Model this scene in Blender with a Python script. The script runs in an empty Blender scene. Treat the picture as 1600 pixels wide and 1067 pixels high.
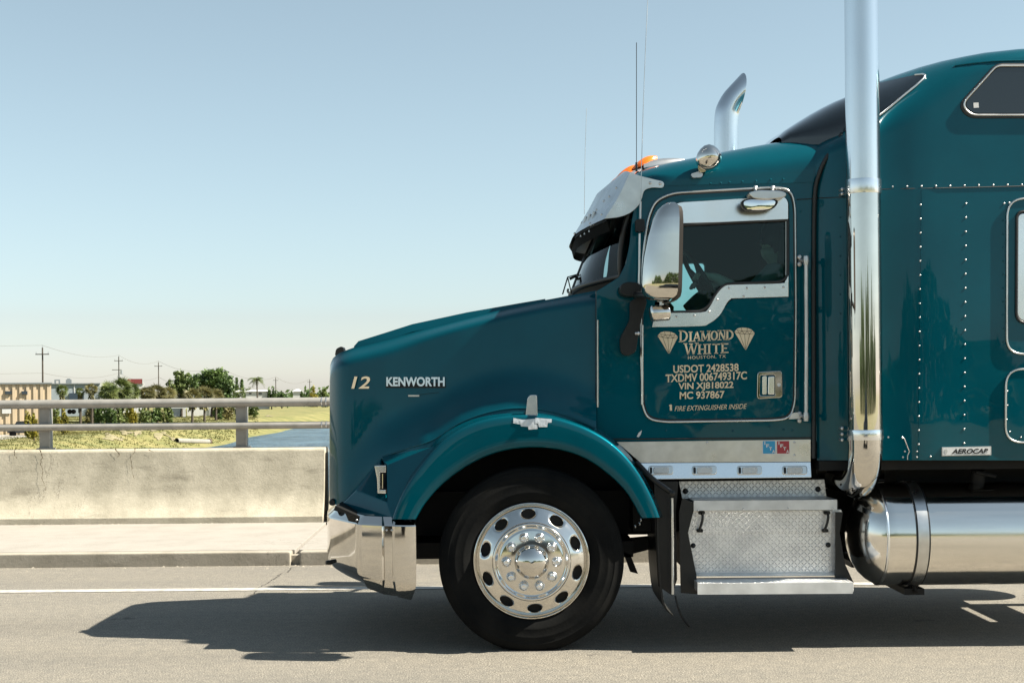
import bpy, bmesh, math, random
from mathutils import Vector, Matrix
from mathutils.bvhtree import BVHTree

scene = bpy.context.scene
COL = scene.collection
random.seed(7)
R = math.radians

# ------------------------------------------------------------------ camera
CAM_Y, CAM_H, FPX, ROLL = -8.4, 1.54, 2222.2, 0.009
cd = bpy.data.cameras.new('camera')
cd.lens, cd.sensor_width, cd.sensor_fit = 50.0, 36.0, 'HORIZONTAL'
cd.shift_y = 78.5 / 1600
cd.clip_start, cd.clip_end = 0.1, 6000
cam = bpy.data.objects.new('camera', cd)
COL.objects.link(cam)
cs, sn = math.cos(ROLL), math.sin(ROLL)
cam.matrix_world = Matrix(((cs, sn, 0, 0), (0, 0, -1, CAM_Y), (-sn, cs, 0, CAM_H), (0, 0, 0, 1)))
scene.camera = cam

# ------------------------------------------------------------------ sky, sun, exposure
SUN_DIR = Vector((0.95, -0.13, 1.0)).normalized()      # towards the sun
EL = math.asin(SUN_DIR.z)
world = bpy.data.worlds.new('World')
scene.world = world
world.use_nodes = True
wn = world.node_tree
bg = wn.nodes['Background']
sky = wn.nodes.new('ShaderNodeTexSky')
sky.sky_type = 'NISHITA'
sky.sun_disc = False
sky.sun_elevation = EL
sky.sun_rotation = math.atan2(SUN_DIR.x, SUN_DIR.y)
sky.altitude = 0
sky.air_density, sky.dust_density, sky.ozone_density = 1.0, 0.34, 4.0
hs_ = wn.nodes.new('ShaderNodeHueSaturation')
hs_.inputs['Hue'].default_value = 0.470
hs_.inputs['Saturation'].default_value = 0.62
wn.links.new(sky.outputs[0], hs_.inputs['Color'])
wn.links.new(hs_.outputs[0], bg.inputs[0])
bg.inputs[1].default_value = 0.05
sd = bpy.data.lights.new('sun', 'SUN')
sd.energy, sd.angle, sd.color = 5.0, R(0.5), (1.0, 0.94, 0.81)
sun = bpy.data.objects.new('sun', sd)
COL.objects.link(sun)
sun.rotation_euler = SUN_DIR.to_track_quat('Z', 'Y').to_euler()
sun.location = (20, -3, 25)
vs = scene.view_settings
vs.view_transform, vs.look, vs.gamma, vs.use_curve_mapping = 'Standard', 'None', 1.0, False
vs.exposure = 1.56
scene.cycles.use_denoising = True
scene.cycles.max_bounces = 8
scene.cycles.transparent_max_bounces = 12

# ------------------------------------------------------------------ helpers
YC = 1.22          # the truck's centre line (depth)
ORG = {}


def P(px, py, Y):
    """a point of the place: photograph pixel and depth (m) behind the truck's near face"""
    u, v, d = (px - 800) / FPX, (612 - py) / FPX, Y - CAM_Y
    return Vector(((u * cs + v * sn) * d, Y, CAM_H + (-u * sn + v * cs) * d))


def org(o):
    return ORG.get(o.name, Vector()) if o else Vector()


def mk(name, verts, faces, mat, parent=None, smooth=None, mirror=False, origin=None, mats=None, fmat=None):
    """one mesh object from world-space vertices; parented parts keep the thing's base as origin"""
    vs_ = [Vector(v) for v in verts]
    if mirror:
        vs_ = [Vector((v.x, 2 * YC - v.y, v.z)) for v in vs_]
        faces = [tuple(reversed(f)) for f in faces]
    o_ = origin if origin is not None else org(parent)
    o_ = Vector(o_)
    me = bpy.data.meshes.new(name)
    me.from_pydata([v - o_ for v in vs_], [], faces)
    for m in (mats or [mat]):
        me.materials.append(m)
    if fmat:
        for p, i in zip(me.polygons, fmat):
            p.material_index = i
    me.validate()
    me.update()
    if smooth is not None:
        for p in me.polygons:
            p.use_smooth = True
        if smooth < 180:
            me.set_sharp_from_angle(angle=R(smooth))
    ob = bpy.data.objects.new(name, me)
    COL.objects.link(ob)
    ORG[ob.name] = o_
    if parent:
        ob.parent = parent
    else:
        ob.location = o_
    return ob


def empty(name, loc):
    o = bpy.data.objects.new(name, None)
    COL.objects.link(o)
    o.location = loc
    ORG[o.name] = Vector(loc)
    return o


def tag(o, label=None, cat=None, group=None, kind=None):
    for k, v in (('label', label), ('category', cat), ('group', group), ('kind', kind)):
        if v:
            o[k] = v
    return o


def lerp(a, b, t):
    return a + (b - a) * t


def sstep(a, b, x):
    t = min(1, max(0, (x - a) / (b - a)))
    return t * t * (3 - 2 * t)


def itp(pts, x):
    if x <= pts[0][0]:
        return pts[0][1]
    for (a, b), (c, d) in zip(pts, pts[1:]):
        if x <= c:
            return b + (d - b) * (x - a) / (c - a)
    return pts[-1][1]


def cat(pts, n=6, closed=False):
    """Catmull-Rom through points (tuples or Vectors)"""
    pts = [Vector(p) for p in pts]
    out, N = [], len(pts)
    for i in range(N if closed else N - 1):
        p1, p2 = pts[i], pts[(i + 1) % N]
        p0 = pts[i - 1] if (closed or i > 0) else p1 * 2 - p2
        p3 = pts[(i + 2) % N] if (closed or i < N - 2) else p2 * 2 - p1
        for k in range(n):
            t = k / n
            out.append(0.5 * (p1 * 2 + (p2 - p0) * t + (p0 * 2 - p1 * 5 + p2 * 4 - p3) * t * t + (p1 * 3 - p0 - p2 * 3 + p3) * t ** 3))
    if not closed:
        out.append(pts[-1])
    return out


def rnd(pts, r=6, n=5):
    """round the corners of a closed pixel polygon"""
    out, N = [], len(pts)
    for i in range(N):
        p = Vector(pts[i][:2])
        rr = pts[i][2] if len(pts[i]) > 2 else r
        a, b = Vector(pts[i - 1][:2]) - p, Vector(pts[(i + 1) % N][:2]) - p
        if rr <= 0:
            out.append(p)
            continue
        da, db = min(rr, a.length * .48), min(rr, b.length * .48)
        A, B = p + a.normalized() * da, p + b.normalized() * db
        for k in range(n + 1):
            t = k / n
            out.append(A * (1 - t) ** 2 + p * 2 * t * (1 - t) + B * t * t)
    return out


def resample(pts, n):
    pts = [Vector(p) for p in pts]
    L = [0]
    for a, b in zip(pts, pts[1:]):
        L.append(L[-1] + (b - a).length)
    out, j = [], 0
    for k in range(n):
        s = L[-1] * k / (n - 1)
        while j < len(L) - 2 and L[j + 1] < s:
            j += 1
        t = (s - L[j]) / max(1e-9, L[j + 1] - L[j])
        out.append(pts[j].lerp(pts[j + 1], min(1, t)))
    return out


def grid_faces(nr, nc, close=False):
    f = []
    for i in range(nr - 1):
        for j in range(nc if close else nc - 1):
            k = (j + 1) % nc
            f.append((i * nc + j, i * nc + k, (i + 1) * nc + k, (i + 1) * nc + j))
    return f


class MB:
    """collects shapes that make up ONE part"""
    def __init__(s):
        s.v, s.f = [], []

    def add(s, v, f):
        k = len(s.v)
        s.v += [Vector(x) for x in v]
        s.f += [tuple(i + k for i in q) for q in f]
        return s

    def box(s, lo, hi):
        (a, b, c), (d, e, g) = lo, hi
        return s.add([(a, b, c), (d, b, c), (d, e, c), (a, e, c), (a, b, g), (d, b, g), (d, e, g), (a, e, g)],
                     [(0, 3, 2, 1), (4, 5, 6, 7), (0, 1, 5, 4), (1, 2, 6, 5), (2, 3, 7, 6), (3, 0, 4, 7)])

    def tube(s, pts, r, n=10, closed=False, caps=True):
        pts = [Vector(p) for p in pts]
        N = len(pts)
        rs = r if isinstance(r, (list, tuple)) else [r] * N
        v, up = [], None
        for i, p in enumerate(pts):
            a = pts[i - 1] if (closed or i > 0) else p
            b = pts[(i + 1) % N] if (closed or i < N - 1) else p
            t = (b - a).normalized()
            if up is None:
                up = t.orthogonal().normalized()
            up = (up - t * up.dot(t))
            up = up.normalized() if up.length > 1e-6 else t.orthogonal().normalized()
            w = t.cross(up)
            for k in range(n):
                an = 2 * math.pi * k / n
                v.append(p + (up * math.cos(an) + w * math.sin(an)) * rs[i])
        f = []
        for i in range(N if closed else N - 1):
            for k in range(n):
                i2, k2 = (i + 1) % N, (k + 1) % n
                f.append((i * n + k, i * n + k2, i2 * n + k2, i2 * n + k))
        if caps and not closed:
            f += [tuple(reversed(range(n))), tuple((N - 1) * n + k for k in range(n))]
        return s.add(v, f)

    def lathe(s, o, axis, prof, n=32):
        """prof: (radius, height along axis)"""
        o, ax = Vector(o), Vector(axis).normalized()
        u = ax.orthogonal().normalized()
        w = ax.cross(u)
        v = []
        for r_, h in prof:
            for k in range(n):
                an = 2 * math.pi * k / n
                v.append(o + ax * h + (u * math.cos(an) + w * math.sin(an)) * r_)
        return s.add(v, grid_faces(len(prof), n, True))

    def prism(s, pts, Y0, Y1):
        """pixel polygon at depth Y0, carried straight back to Y1"""
        a = [P(p[0], p[1], Y0) for p in pts]
        b = [Vector((p.x, Y1, p.z)) for p in a]
        n = len(a)
        area = sum(a[i].x * a[(i + 1) % n].z - a[(i + 1) % n].x * a[i].z for i in range(n))
        if area < 0:
            a.reverse()
            b.reverse()
        return s.add(a + b, [tuple(range(n)), tuple(reversed(range(n, 2 * n)))] +
                     [(i, i + n, (i + 1) % n + n, (i + 1) % n) for i in range(n)])

    def build(s, name, mat, parent=None, smooth=None, mirror=False, **k):
        return mk(name, s.v, s.f, mat, parent, smooth, mirror, **k)


def weight(ob):
    """flat faces keep their own normals beside rounded edges"""
    if 'flat' not in ob.modifiers:
        m = ob.modifiers.new('flat', 'WEIGHTED_NORMAL')
        m.keep_sharp, m.weight = True, 100


def bevel(ob, w=.004, seg=2, ang=30):
    bm = bmesh.new()
    bm.from_mesh(ob.data)
    bmesh.ops.remove_doubles(bm, verts=bm.verts, dist=1e-5)
    es = [e for e in bm.edges if len(e.link_faces) == 2 and e.calc_face_angle(0) > R(ang)]
    if es:
        bmesh.ops.bevel(bm, geom=es, offset=w, segments=seg, profile=.5, affect='EDGES', clamp_overlap=True)
    bm.to_mesh(ob.data)
    bm.free()
    for p in ob.data.polygons:
        p.use_smooth = True
    ob.data.set_sharp_from_angle(angle=R(40))
    weight(ob)
    return ob


def curve_mesh(cu):
    ob = bpy.data.objects.new('tmp', cu)
    me = bpy.data.meshes.new_from_object(ob)
    v = [x.co.copy() for x in me.vertices]
    f = [tuple(p.vertices) for p in me.polygons]
    bpy.data.objects.remove(ob)
    bpy.data.curves.remove(cu)
    bpy.data.meshes.remove(me)
    return v, f


def plate(name, outer, holes, Y, thick, mat, parent=None, bev=0.0, mirror=False, smooth=35):
    """flat panel with openings: front face at depth Y, body going back"""
    cu = bpy.data.curves.new('c', 'CURVE')
    cu.dimensions, cu.fill_mode = '2D', 'BOTH'
    cu.extrude, cu.bevel_depth, cu.bevel_resolution = thick / 2 - bev, bev, 2
    cu.offset = -bev
    for loop in [outer] + list(holes):
        sp = cu.splines.new('POLY')
        sp.points.add(len(loop) - 1)
        for q, p in zip(sp.points, loop):
            w = P(p[0], p[1], Y)
            q.co = (w.x, w.z, 0, 1)
        sp.use_cyclic_u = True
    v, f = curve_mesh(cu)
    o = mk(name, [(a.x, Y + thick / 2 - a.z, a.y) for a in v], f, mat, parent, smooth, mirror)
    weight(o)
    return o


def text(name, body, x0, x1, ytop, ybot, Y, mat, parent, slope=0.0, bold=0.0, shear=0.0, depth=.001, spacing=1.0):
    """lettering fitted to a pixel box on the plane at depth Y"""
    cu = bpy.data.curves.new('t', 'FONT')
    cu.body, cu.size, cu.offset, cu.shear, cu.space_character = body, 1.0, bold, shear, spacing
    cu.extrude = .01
    v, f = curve_mesh(cu)
    ax, bx = min(a.x for a in v), max(a.x for a in v)
    ay, by = min(a.y for a in v), max(a.y for a in v)
    zs = max(abs(a.z) for a in v) or 1
    out = []
    for a in v:
        px = lerp(x0, x1, (a.x - ax) / (bx - ax))
        py = lerp(ybot, ytop, (a.y - ay) / (by - ay)) + slope * (px - x0)
        w = P(px, py, Y)
        w.y -= a.z / zs * depth
        out.append(w)
    return mk(name, out, f, mat, parent)


def bvh_of(ob):
    o_ = ORG[ob.name]
    return BVHTree.FromPolygons([v.co + o_ for v in ob.data.vertices], [tuple(p.vertices) for p in ob.data.polygons])


CAMV = Vector((0, CAM_Y, CAM_H))


def hit(tree, px, py, off=.004, fallback=0.0):
    d = (P(px, py, 0) - CAMV).normalized()
    loc, nor, i, dist = tree.ray_cast(CAMV, d)
    if loc is None:
        return P(px, py, fallback), Vector((0, -1, 0))
    if nor.dot(d) > 0:
        nor = -nor
    return loc + nor * off, nor


def drape(name, upper, lower, n, m, tree, off, mat, parent, mirror=False, fallback=0.0):
    """a sheet laid on a surface between two pixel chains"""
    U, L = resample([Vector(p) for p in upper], n), resample([Vector(p) for p in lower], n)
    v = []
    for j in range(m):
        for i in range(n):
            q = L[i].lerp(U[i], j / (m - 1))
            v.append(hit(tree, q.x, q.y, off, fallback)[0])
    return mk(name, v, grid_faces(m, n), mat, parent, 60, mirror)


def rivets(pts, Y, r=.006, h=.004, tree=None):
    mb = MB()
    for q in pts:
        if tree:
            c, nrm = hit(tree, q[0], q[1], 0, Y)
        else:
            c, nrm = P(q[0], q[1], Y), Vector((0, -1, 0))
        mb.lathe(c, nrm, [(r, -.002), (r, h * .3), (r * .7, h * .85), (r * .01, h)], 8)
    return mb


# ------------------------------------------------------------------ materials
def nodes(name):
    m = bpy.data.materials.new(name)
    m.use_nodes = True
    return m, m.node_tree, m.node_tree.nodes['Principled BSDF']


def mat(name, col, rough=.5, metal=0.0, var=None, vscale=8.0, bump=0.0, bscale=60.0, coat=0.0, rvar=0.0, stretch=None, spec=.5):
    """plain principled, with optional two-scale colour variation, roughness variation and fine relief"""
    m, t, b = nodes(name)
    b.inputs['Base Color'].default_value = (*col, 1)
    b.inputs['Roughness'].default_value = rough
    b.inputs['Metallic'].default_value = metal
    b.inputs['Coat Weight'].default_value = coat
    b.inputs['Coat Roughness'].default_value = .02
    b.inputs['Specular IOR Level'].default_value = spec
    co = t.nodes.new('ShaderNodeTexCoord')
    src = co.outputs['Object']
    if stretch:
        mp = t.nodes.new('ShaderNodeMapping')
        mp.inputs['Scale'].default_value = stretch
        t.links.new(src, mp.inputs[0])
        src = mp.outputs[0]

    def noise(sc, det=5):
        n = t.nodes.new('ShaderNodeTexNoise')
        n.inputs['Scale'].default_value = sc
        n.inputs['Detail'].default_value = det
        t.links.new(src, n.inputs[0])
        return n.outputs[0]
    if var:
        r = t.nodes.new('ShaderNodeValToRGB')
        r.color_ramp.elements[0].position, r.color_ramp.elements[1].position = .33, .67
        r.color_ramp.elements[0].color, r.color_ramp.elements[1].color = (*var, 1), (*col, 1)
        t.links.new(noise(vscale), r.inputs[0])
        t.links.new(r.outputs[0], b.inputs['Base Color'])
    if rvar:
        mr = t.nodes.new('ShaderNodeMapRange')
        mr.inputs[1].default_value, mr.inputs[2].default_value = .3, .7
        mr.inputs[3].default_value, mr.inputs[4].default_value = rough, rough + rvar
        t.links.new(noise(vscale * .6), mr.inputs[0])
        t.links.new(mr.outputs[0], b.inputs['Roughness'])
    if bump:
        bp = t.nodes.new('ShaderNodeBump')
        bp.inputs['Strength'].default_value = bump
        bp.inputs['Distance'].default_value = .01
        t.links.new(noise(bscale, 3), bp.inputs['Height'])
        t.links.new(bp.outputs[0], b.inputs['Normal'])
    return m


def ramp_node(t, src, stops):
    r = t.nodes.new('ShaderNodeValToRGB')
    e = r.color_ramp.elements
    while len(e) < len(stops):
        e.new(.5)
    for q, (p, c) in zip(e, stops):
        q.position, q.color = p, (*c, 1)
    t.links.new(src, r.inputs[0])
    return r.outputs[0]


def tnoise(t, vec, scale, detail=4, rough=.55):
    n = t.nodes.new('ShaderNodeTexNoise')
    n.inputs['Scale'].default_value, n.inputs['Detail'].default_value, n.inputs['Roughness'].default_value = scale, detail, rough
    t.links.new(vec, n.inputs[0])
    return n.outputs[0]


def tmix(t, fac, a, b, mode='MIX'):
    n = t.nodes.new('ShaderNodeMix')
    n.data_type, n.blend_type = 'RGBA', mode
    for sock, val in ((n.inputs[0], fac), (n.inputs[6], a), (n.inputs[7], b)):
        if isinstance(val, (int, float)):
            sock.default_value = val
        elif isinstance(val, tuple):
            sock.default_value = (*val, 1)
        else:
            t.links.new(val, sock)
    return n.outputs[2]


def tmap(t, vec, scale):
    n = t.nodes.new('ShaderNodeMapping')
    n.inputs['Scale'].default_value = scale
    t.links.new(vec, n.inputs[0])
    return n.outputs[0]


def tbump(t, b, h, strength, dist=.01):
    n = t.nodes.new('ShaderNodeBump')
    n.inputs['Strength'].default_value, n.inputs['Distance'].default_value = strength, dist
    t.links.new(h, n.inputs['Height'])
    t.links.new(n.outputs[0], b.inputs['Normal'])


def m_asphalt():
    m, t, b = nodes('worn_asphalt')
    g = t.nodes.new('ShaderNodeNewGeometry').outputs['Position']
    fine = tnoise(t, g, 95, 3, .7)
    mid = tnoise(t, g, 14, 5)
    big = tnoise(t, tmap(t, g, (.25, 1.4, 1)), 1.0, 4)
    c = ramp_node(t, fine, [(.25, (.058, .054, .046)), (.5, (.168, .155, .132)), (.72, (.36, .336, .29))])
    c = tmix(t, .55, c, ramp_node(t, mid, [(.3, (.35, .35, .35)), (.7, (.62, .6, .57))]), 'OVERLAY')
    c = tmix(t, .5, c, ramp_node(t, big, [(.3, (.36, .36, .37)), (.7, (.6, .58, .55))]), 'OVERLAY')
    sp = t.nodes.new('ShaderNodeSeparateXYZ')
    t.links.new(g, sp.inputs[0])
    wob = t.nodes.new('ShaderNodeMath')
    wob.operation = 'MULTIPLY_ADD'
    t.links.new(tnoise(t, tmap(t, g, (.5, .8, 1)), 1.0, 4), wob.inputs[0])
    wob.inputs[1].default_value = .8
    t.links.new(sp.outputs[1], wob.inputs[2])
    mr = t.nodes.new('ShaderNodeMapRange')
    mr.inputs[1].default_value, mr.inputs[2].default_value = -3.0, 5.0
    t.links.new(wob.outputs[0], mr.inputs[0])
    trk = ramp_node(t, mr.outputs[0], [(.36, (0, 0, 0)), (.42, (.5, .5, .5)), (.50, (.15, .15, .15)), (.565, (.75, .75, .75)), (.64, (0, 0, 0)), (.82, (0, 0, 0)), (.90, (.4, .4, .4)), (.95, (.1, .1, .1))])
    c = tmix(t, trk, c, tmix(t, 1.0, c, (.86, .85, .84), 'MULTIPLY'))
    spots = ramp_node(t, tnoise(t, g, 3.1, 3, .5), [(.70, (0, 0, 0)), (.76, (.8, .8, .8))])
    c = tmix(t, spots, c, (.05, .045, .04))
    t.links.new(c, b.inputs['Base Color'])
    b.inputs['Roughness'].default_value = .85
    tbump(t, b, fine, .8, .012)
    return m


def m_concrete(name, lo, hi, stain=.5, streak=(1.2, 1.2, 6)):
    m, t, b = nodes(name)
    g = t.nodes.new('ShaderNodeNewGeometry').outputs['Position']
    c = ramp_node(t, tnoise(t, g, 3.0, 7, .65), [(.3, lo), (.7, hi)])
    st = tnoise(t, tmap(t, g, streak), 1.0, 6, .7)
    c = tmix(t, tmix(t, stain, (0, 0, 0), ramp_node(t, st, [(.56, (0, 0, 0)), (.74, (1, 1, 1))])), c, (.10, .085, .06))
    # hairline cracks: where two warped noises cross zero
    n2 = tnoise(t, tmap(t, g, (1.6, 1.6, .55)), 1.0, 8, .72)
    ck = ramp_node(t, n2, [(.4965, (0, 0, 0)), (.5, (1, 1, 1)), (.5035, (0, 0, 0))])
    msk = ramp_node(t, tnoise(t, g, .7, 2), [(.54, (0, 0, 0)), (.6, (1, 1, 1))])
    c = tmix(t, tmix(t, 1.0, ck, msk, 'MULTIPLY'), c, (.07, .055, .04))
    fine = tnoise(t, g, 120, 3, .7)
    c = tmix(t, .25, c, ramp_node(t, fine, [(.3, (.3, .3, .3)), (.7, (.7, .7, .7))]), 'OVERLAY')
    t.links.new(c, b.inputs['Base Color'])
    b.inputs['Roughness'].default_value = .9
    tbump(t, b, tnoise(t, g, 35, 6, .7), .35, .01)
    return m


def m_grass():
    m, t, b = nodes('dry_grass')
    g = t.nodes.new('ShaderNodeNewGeometry').outputs['Position']
    c = ramp_node(t, tnoise(t, g, .22, 8, .7), [(.3, (.080, .096, .028)), (.5, (.158, .150, .048)), (.7, (.245, .208, .085))])
    c = tmix(t, .5, c, ramp_node(t, tnoise(t, g, 2.5, 5, .7), [(.3, (.3, .32, .3)), (.7, (.65, .62, .6))]), 'OVERLAY')
    t.links.new(c, b.inputs['Base Color'])
    b.inputs['Roughness'].default_value = .95
    tbump(t, b, tnoise(t, g, 3, 6, .8), .45, .2)
    return m


def m_leaf(name, dark, light, scale=.9, trans=.25):
    m, t, b = nodes(name)
    g = t.nodes.new('ShaderNodeNewGeometry').outputs['Position']
    c = ramp_node(t, tnoise(t, g, scale, 4, .6), [(.32, dark), (.68, light)])
    t.links.new(c, b.inputs['Base Color'])
    b.inputs['Roughness'].default_value = .55
    tl = t.nodes.new('ShaderNodeBsdfTranslucent')
    t.links.new(c, tl.inputs[0])
    mx = t.nodes.new('ShaderNodeMixShader')
    mx.inputs[0].default_value = trans
    t.links.new(b.outputs[0], mx.inputs[1])
    t.links.new(tl.outputs[0], mx.inputs[2])
    t.links.new(mx.outputs[0], t.nodes['Material Output'].inputs[0])
    return m


def m_glass(name, tint, rough=.01, ior=1.5):
    m, t, b = nodes(name)
    t.nodes.remove(b)
    tr, gl = t.nodes.new('ShaderNodeBsdfTransparent'), t.nodes.new('ShaderNodeBsdfGlossy')
    tr.inputs[0].default_value = (*tint, 1)
    gl.inputs['Roughness'].default_value = rough
    fr, mx = t.nodes.new('ShaderNodeFresnel'), t.nodes.new('ShaderNodeMixShader')
    fr.inputs[0].default_value = ior
    t.links.new(fr.outputs[0], mx.inputs[0])
    t.links.new(tr.outputs[0], mx.inputs[1])
    t.links.new(gl.outputs[0], mx.inputs[2])
    t.links.new(mx.outputs[0], t.nodes['Material Output'].inputs[0])
    return m


def m_paint():
    m, t, b = nodes('teal_metallic_paint')
    g = t.nodes.new('ShaderNodeTexCoord').outputs['Object']
    c = ramp_node(t, tnoise(t, g, 1.6, 6, .6), [(.3, (.0002, .056, .080)), (.7, (.0004, .071, .099))])
    t.links.new(c, b.inputs['Base Color'])
    b.inputs['Metallic'].default_value = .35
    mr = t.nodes.new('ShaderNodeMapRange')
    mr.inputs[3].default_value, mr.inputs[4].default_value = .36, .48
    t.links.new(tnoise(t, g, 7, 6, .7), mr.inputs[0])
    t.links.new(mr.outputs[0], b.inputs['Roughness'])
    b.inputs['Coat Weight'].default_value = 1
    b.inputs['Coat IOR'].default_value = 1.33
    b.inputs['Specular IOR Level'].default_value = .0
    mr2 = t.nodes.new('ShaderNodeMapRange')
    mr2.inputs[1].default_value, mr2.inputs[2].default_value = .45, .75
    mr2.inputs[3].default_value, mr2.inputs[4].default_value = .012, .05
    t.links.new(tnoise(t, g, 4, 8, .7), mr2.inputs[0])
    t.links.new(mr2.outputs[0], b.inputs['Coat Roughness'])
    # slight waviness of hand-riveted sheet: reflections wobble
    bp = t.nodes.new('ShaderNodeBump')
    bp.inputs['Strength'].default_value, bp.inputs['Distance'].default_value = .12, .02
    t.links.new(tnoise(t, g, 2.2, 2), bp.inputs['Height'])
    t.links.new(bp.outputs[0], b.inputs['Coat Normal'])
    return m


def m_tread():
    """diamond tread plate: two families of raised lozenges"""
    m, t, b = nodes('aluminium_tread_plate')
    g = t.nodes.new('ShaderNodeTexCoord').outputs['Object']
    sp = t.nodes.new('ShaderNodeSeparateXYZ')
    t.links.new(g, sp.inputs[0])

    def mth(op, a, b_=None):
        n = t.nodes.new('ShaderNodeMath')
        n.operation = op
        for s_, v_ in zip(n.inputs, (a, b_)):
            if v_ is None:
                continue
            if isinstance(v_, (int, float)):
                s_.default_value = v_
            else:
                t.links.new(v_, s_)
        return n.outputs[0]
    yz = mth('ADD', sp.outputs[2], sp.outputs[1])
    p, q = mth('MULTIPLY', mth('ADD', sp.outputs[0], yz), 25.0), mth('MULTIPLY', mth('SUBTRACT', sp.outputs[0], yz), 25.0)

    def loz(a, b_, ox, oy):
        fa = mth('SUBTRACT', mth('FRACT', mth('ADD', a, ox)), .5)
        fb = mth('SUBTRACT', mth('FRACT', mth('ADD', b_, oy)), .5)
        d = mth('ADD', mth('MULTIPLY', mth('ABSOLUTE', fa), 2.1), mth('MULTIPLY', mth('ABSOLUTE', fb), 9.5))
        n = t.nodes.new('ShaderNodeMapRange')
        t.links.new(d, n.inputs[0])
        n.inputs[1].default_value, n.inputs[2].default_value, n.inputs[3].default_value, n.inputs[4].default_value = .5, 1.1, 1, 0
        return n.outputs[0]
    h = mth('MAXIMUM', loz(p, q, 0, 0), loz(q, p, .5, .5))
    tbump(t, b, h, .8, .004)
    c = ramp_node(t, tnoise(t, g, 9, 5), [(.3, (.62, .62, .63)), (.7, (.80, .80, .80))])
    t.links.new(c, b.inputs['Base Color'])
    b.inputs['Metallic'].default_value, b.inputs['Roughness'].default_value = .85, .38
    return m


M = dict(
    paint=m_paint(),
    chrome=mat('chrome', (.66, .63, .585), .03, 1, rvar=.04, vscale=6, var=(.58, .555, .515)),
    stack=mat('weathered_chrome', (.72, .74, .75), .13, 1, var=(.66, .68, .70), vscale=5, rvar=.14, stretch=(1, 1, .25)),
    steel=mat('brushed_stainless', (.66, .66, .65), .26, 1, var=(.56, .56, .55), vscale=14, rvar=.1),
    bright=mat('bright_stainless', (.80, .81, .82), .17, 1, rvar=.12, vscale=7),
    alu=mat('cast_aluminium', (.62, .62, .62), .35, .9, var=(.5, .5, .5), vscale=10),
    whitealu=mat('white_step_edge', (.66, .66, .65), .4, .3, var=(.50, .50, .49), vscale=9, rvar=.2),
    tank=mat('polished_tank', (.80, .77, .72), .10, 1, rvar=.10, vscale=5, var=(.74, .71, .66), stretch=(.4, 4, 4)),
    rubber=mat('tyre_rubber', (.002, .0025, .003), .9, spec=.15, var=(.008, .0078, .0072), vscale=5, bump=.1, bscale=80),
    polished=mat('polished_aluminium', (.70, .675, .635), .07, 1, rvar=.06, vscale=9, var=(.62, .60, .56)),
    brownframe=mat('dark_mirror_frame', (.055, .045, .038), .4, .3),
    matte=mat('matte_black', (.004, .0045, .005), .9, spec=.08),
    seal=mat('rubber_seal', (.012, .013, .014), .45),
    black=mat('black_plastic', (.006, .0065, .007), .4, spec=.35, var=(.010, .010, .010), vscale=12),
    dark=mat('chassis_black', (.004, .0045, .005), .6, spec=.25, var=(.009, .008, .007), vscale=6),
    cabin=mat('cabin_trim', (.04, .055, .06), .8),
    gold=mat('gold_vinyl', (.60, .49, .34), .4, .25, var=(.68, .57, .41), vscale=25),
    silver=mat('silver_vinyl', (.60, .56, .50), .35, .5),
    tape=mat('silver_tape', (.60, .63, .66), .42, .45, var=(.5, .52, .55), vscale=25, bump=.3, bscale=40),
    amber=mat('amber_lens', (.95, .20, .015), .18, coat=.5, var=(.85, .14, .01), vscale=20),
    lens=mat('clear_lens', (.62, .64, .65), .18, .0, bump=1.0, bscale=140),
    white=mat('white_label', (.62, .61, .60), .5),
    blue=mat('blue_sticker', (.03, .28, .50), .5),
    red=mat('red_sticker', (.34, .03, .04), .5),
    mirror=mat('mirror_glass', (.82, .82, .82), .01, 1),
    window=m_glass('tinted_window', (.54, .77, .78), ior=1.35),
    shield=m_glass('windshield_glass', (.34, .52, .54), ior=1.3),
    darkglass=mat('dark_privacy_glass', (.006, .010, .014), .03, coat=.6),
    tread=m_tread(),
    asphalt=m_asphalt(),
    line=mat('white_road_paint', (.44, .42, .39), .8, var=(.26, .245, .22), vscale=16, bump=.3, bscale=90),
    barrier=m_concrete('stained_concrete', (.29, .262, .20), (.48, .435, .345), .6),
    walk=m_concrete('pale_concrete', (.235, .214, .188), (.29, .266, .237), .12, (3, 3, 3)),
    kerb=m_concrete('grimy_kerb_concrete', (.21, .187, .148), (.33, .297, .245), .7, (1.2, 2, 6)),
    rail=mat('galvanised_rail', (.30, .285, .262), .55, .3, var=(.23, .22, .20), vscale=8),
    grass=m_grass(),
    soil=mat('bare_sandy_soil', (.24, .20, .125), .95, var=(.15, .135, .06), vscale=.8, bump=.5, bscale=3),
    skin=mat('skin', (.70, .48, .37), .55),
    shirt=mat('grey_shirt', (.24, .27, .27), .8),
    hair=mat('dark_hair', (.015, .012, .010), .6),
)
# ------------------------------------------------------------------ the setting: bridge deck, water, land
ROADX0, ROADX1 = -70.0, 70.0
KERB_Y, WALL_Y, LINE_Y = 4.37, 7.23, 2.82


def sheet(name, x0, x1, y0, y1, z, m, nx=2, ny=2):
    v = [(lerp(x0, x1, i / (nx - 1)), lerp(y0, y1, j / (ny - 1)), z) for j in range(ny) for i in range(nx)]
    o = mk(name, v, grid_faces(ny, nx), m)
    return tag(o, kind='structure')


sheet('road', ROADX0, ROADX1, -13.4, KERB_Y + .02, 0, M['asphalt'])
sheet('road_marking', ROADX0, ROADX1, LINE_Y - .075, LINE_Y + .075, .004, M['line'])
jx = P(460, 878, KERB_Y).x          # the expansion joint in kerb and pavement
slab_edge = P(510, 814, WALL_Y).x   # the joint runs askew across the pavement
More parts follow.
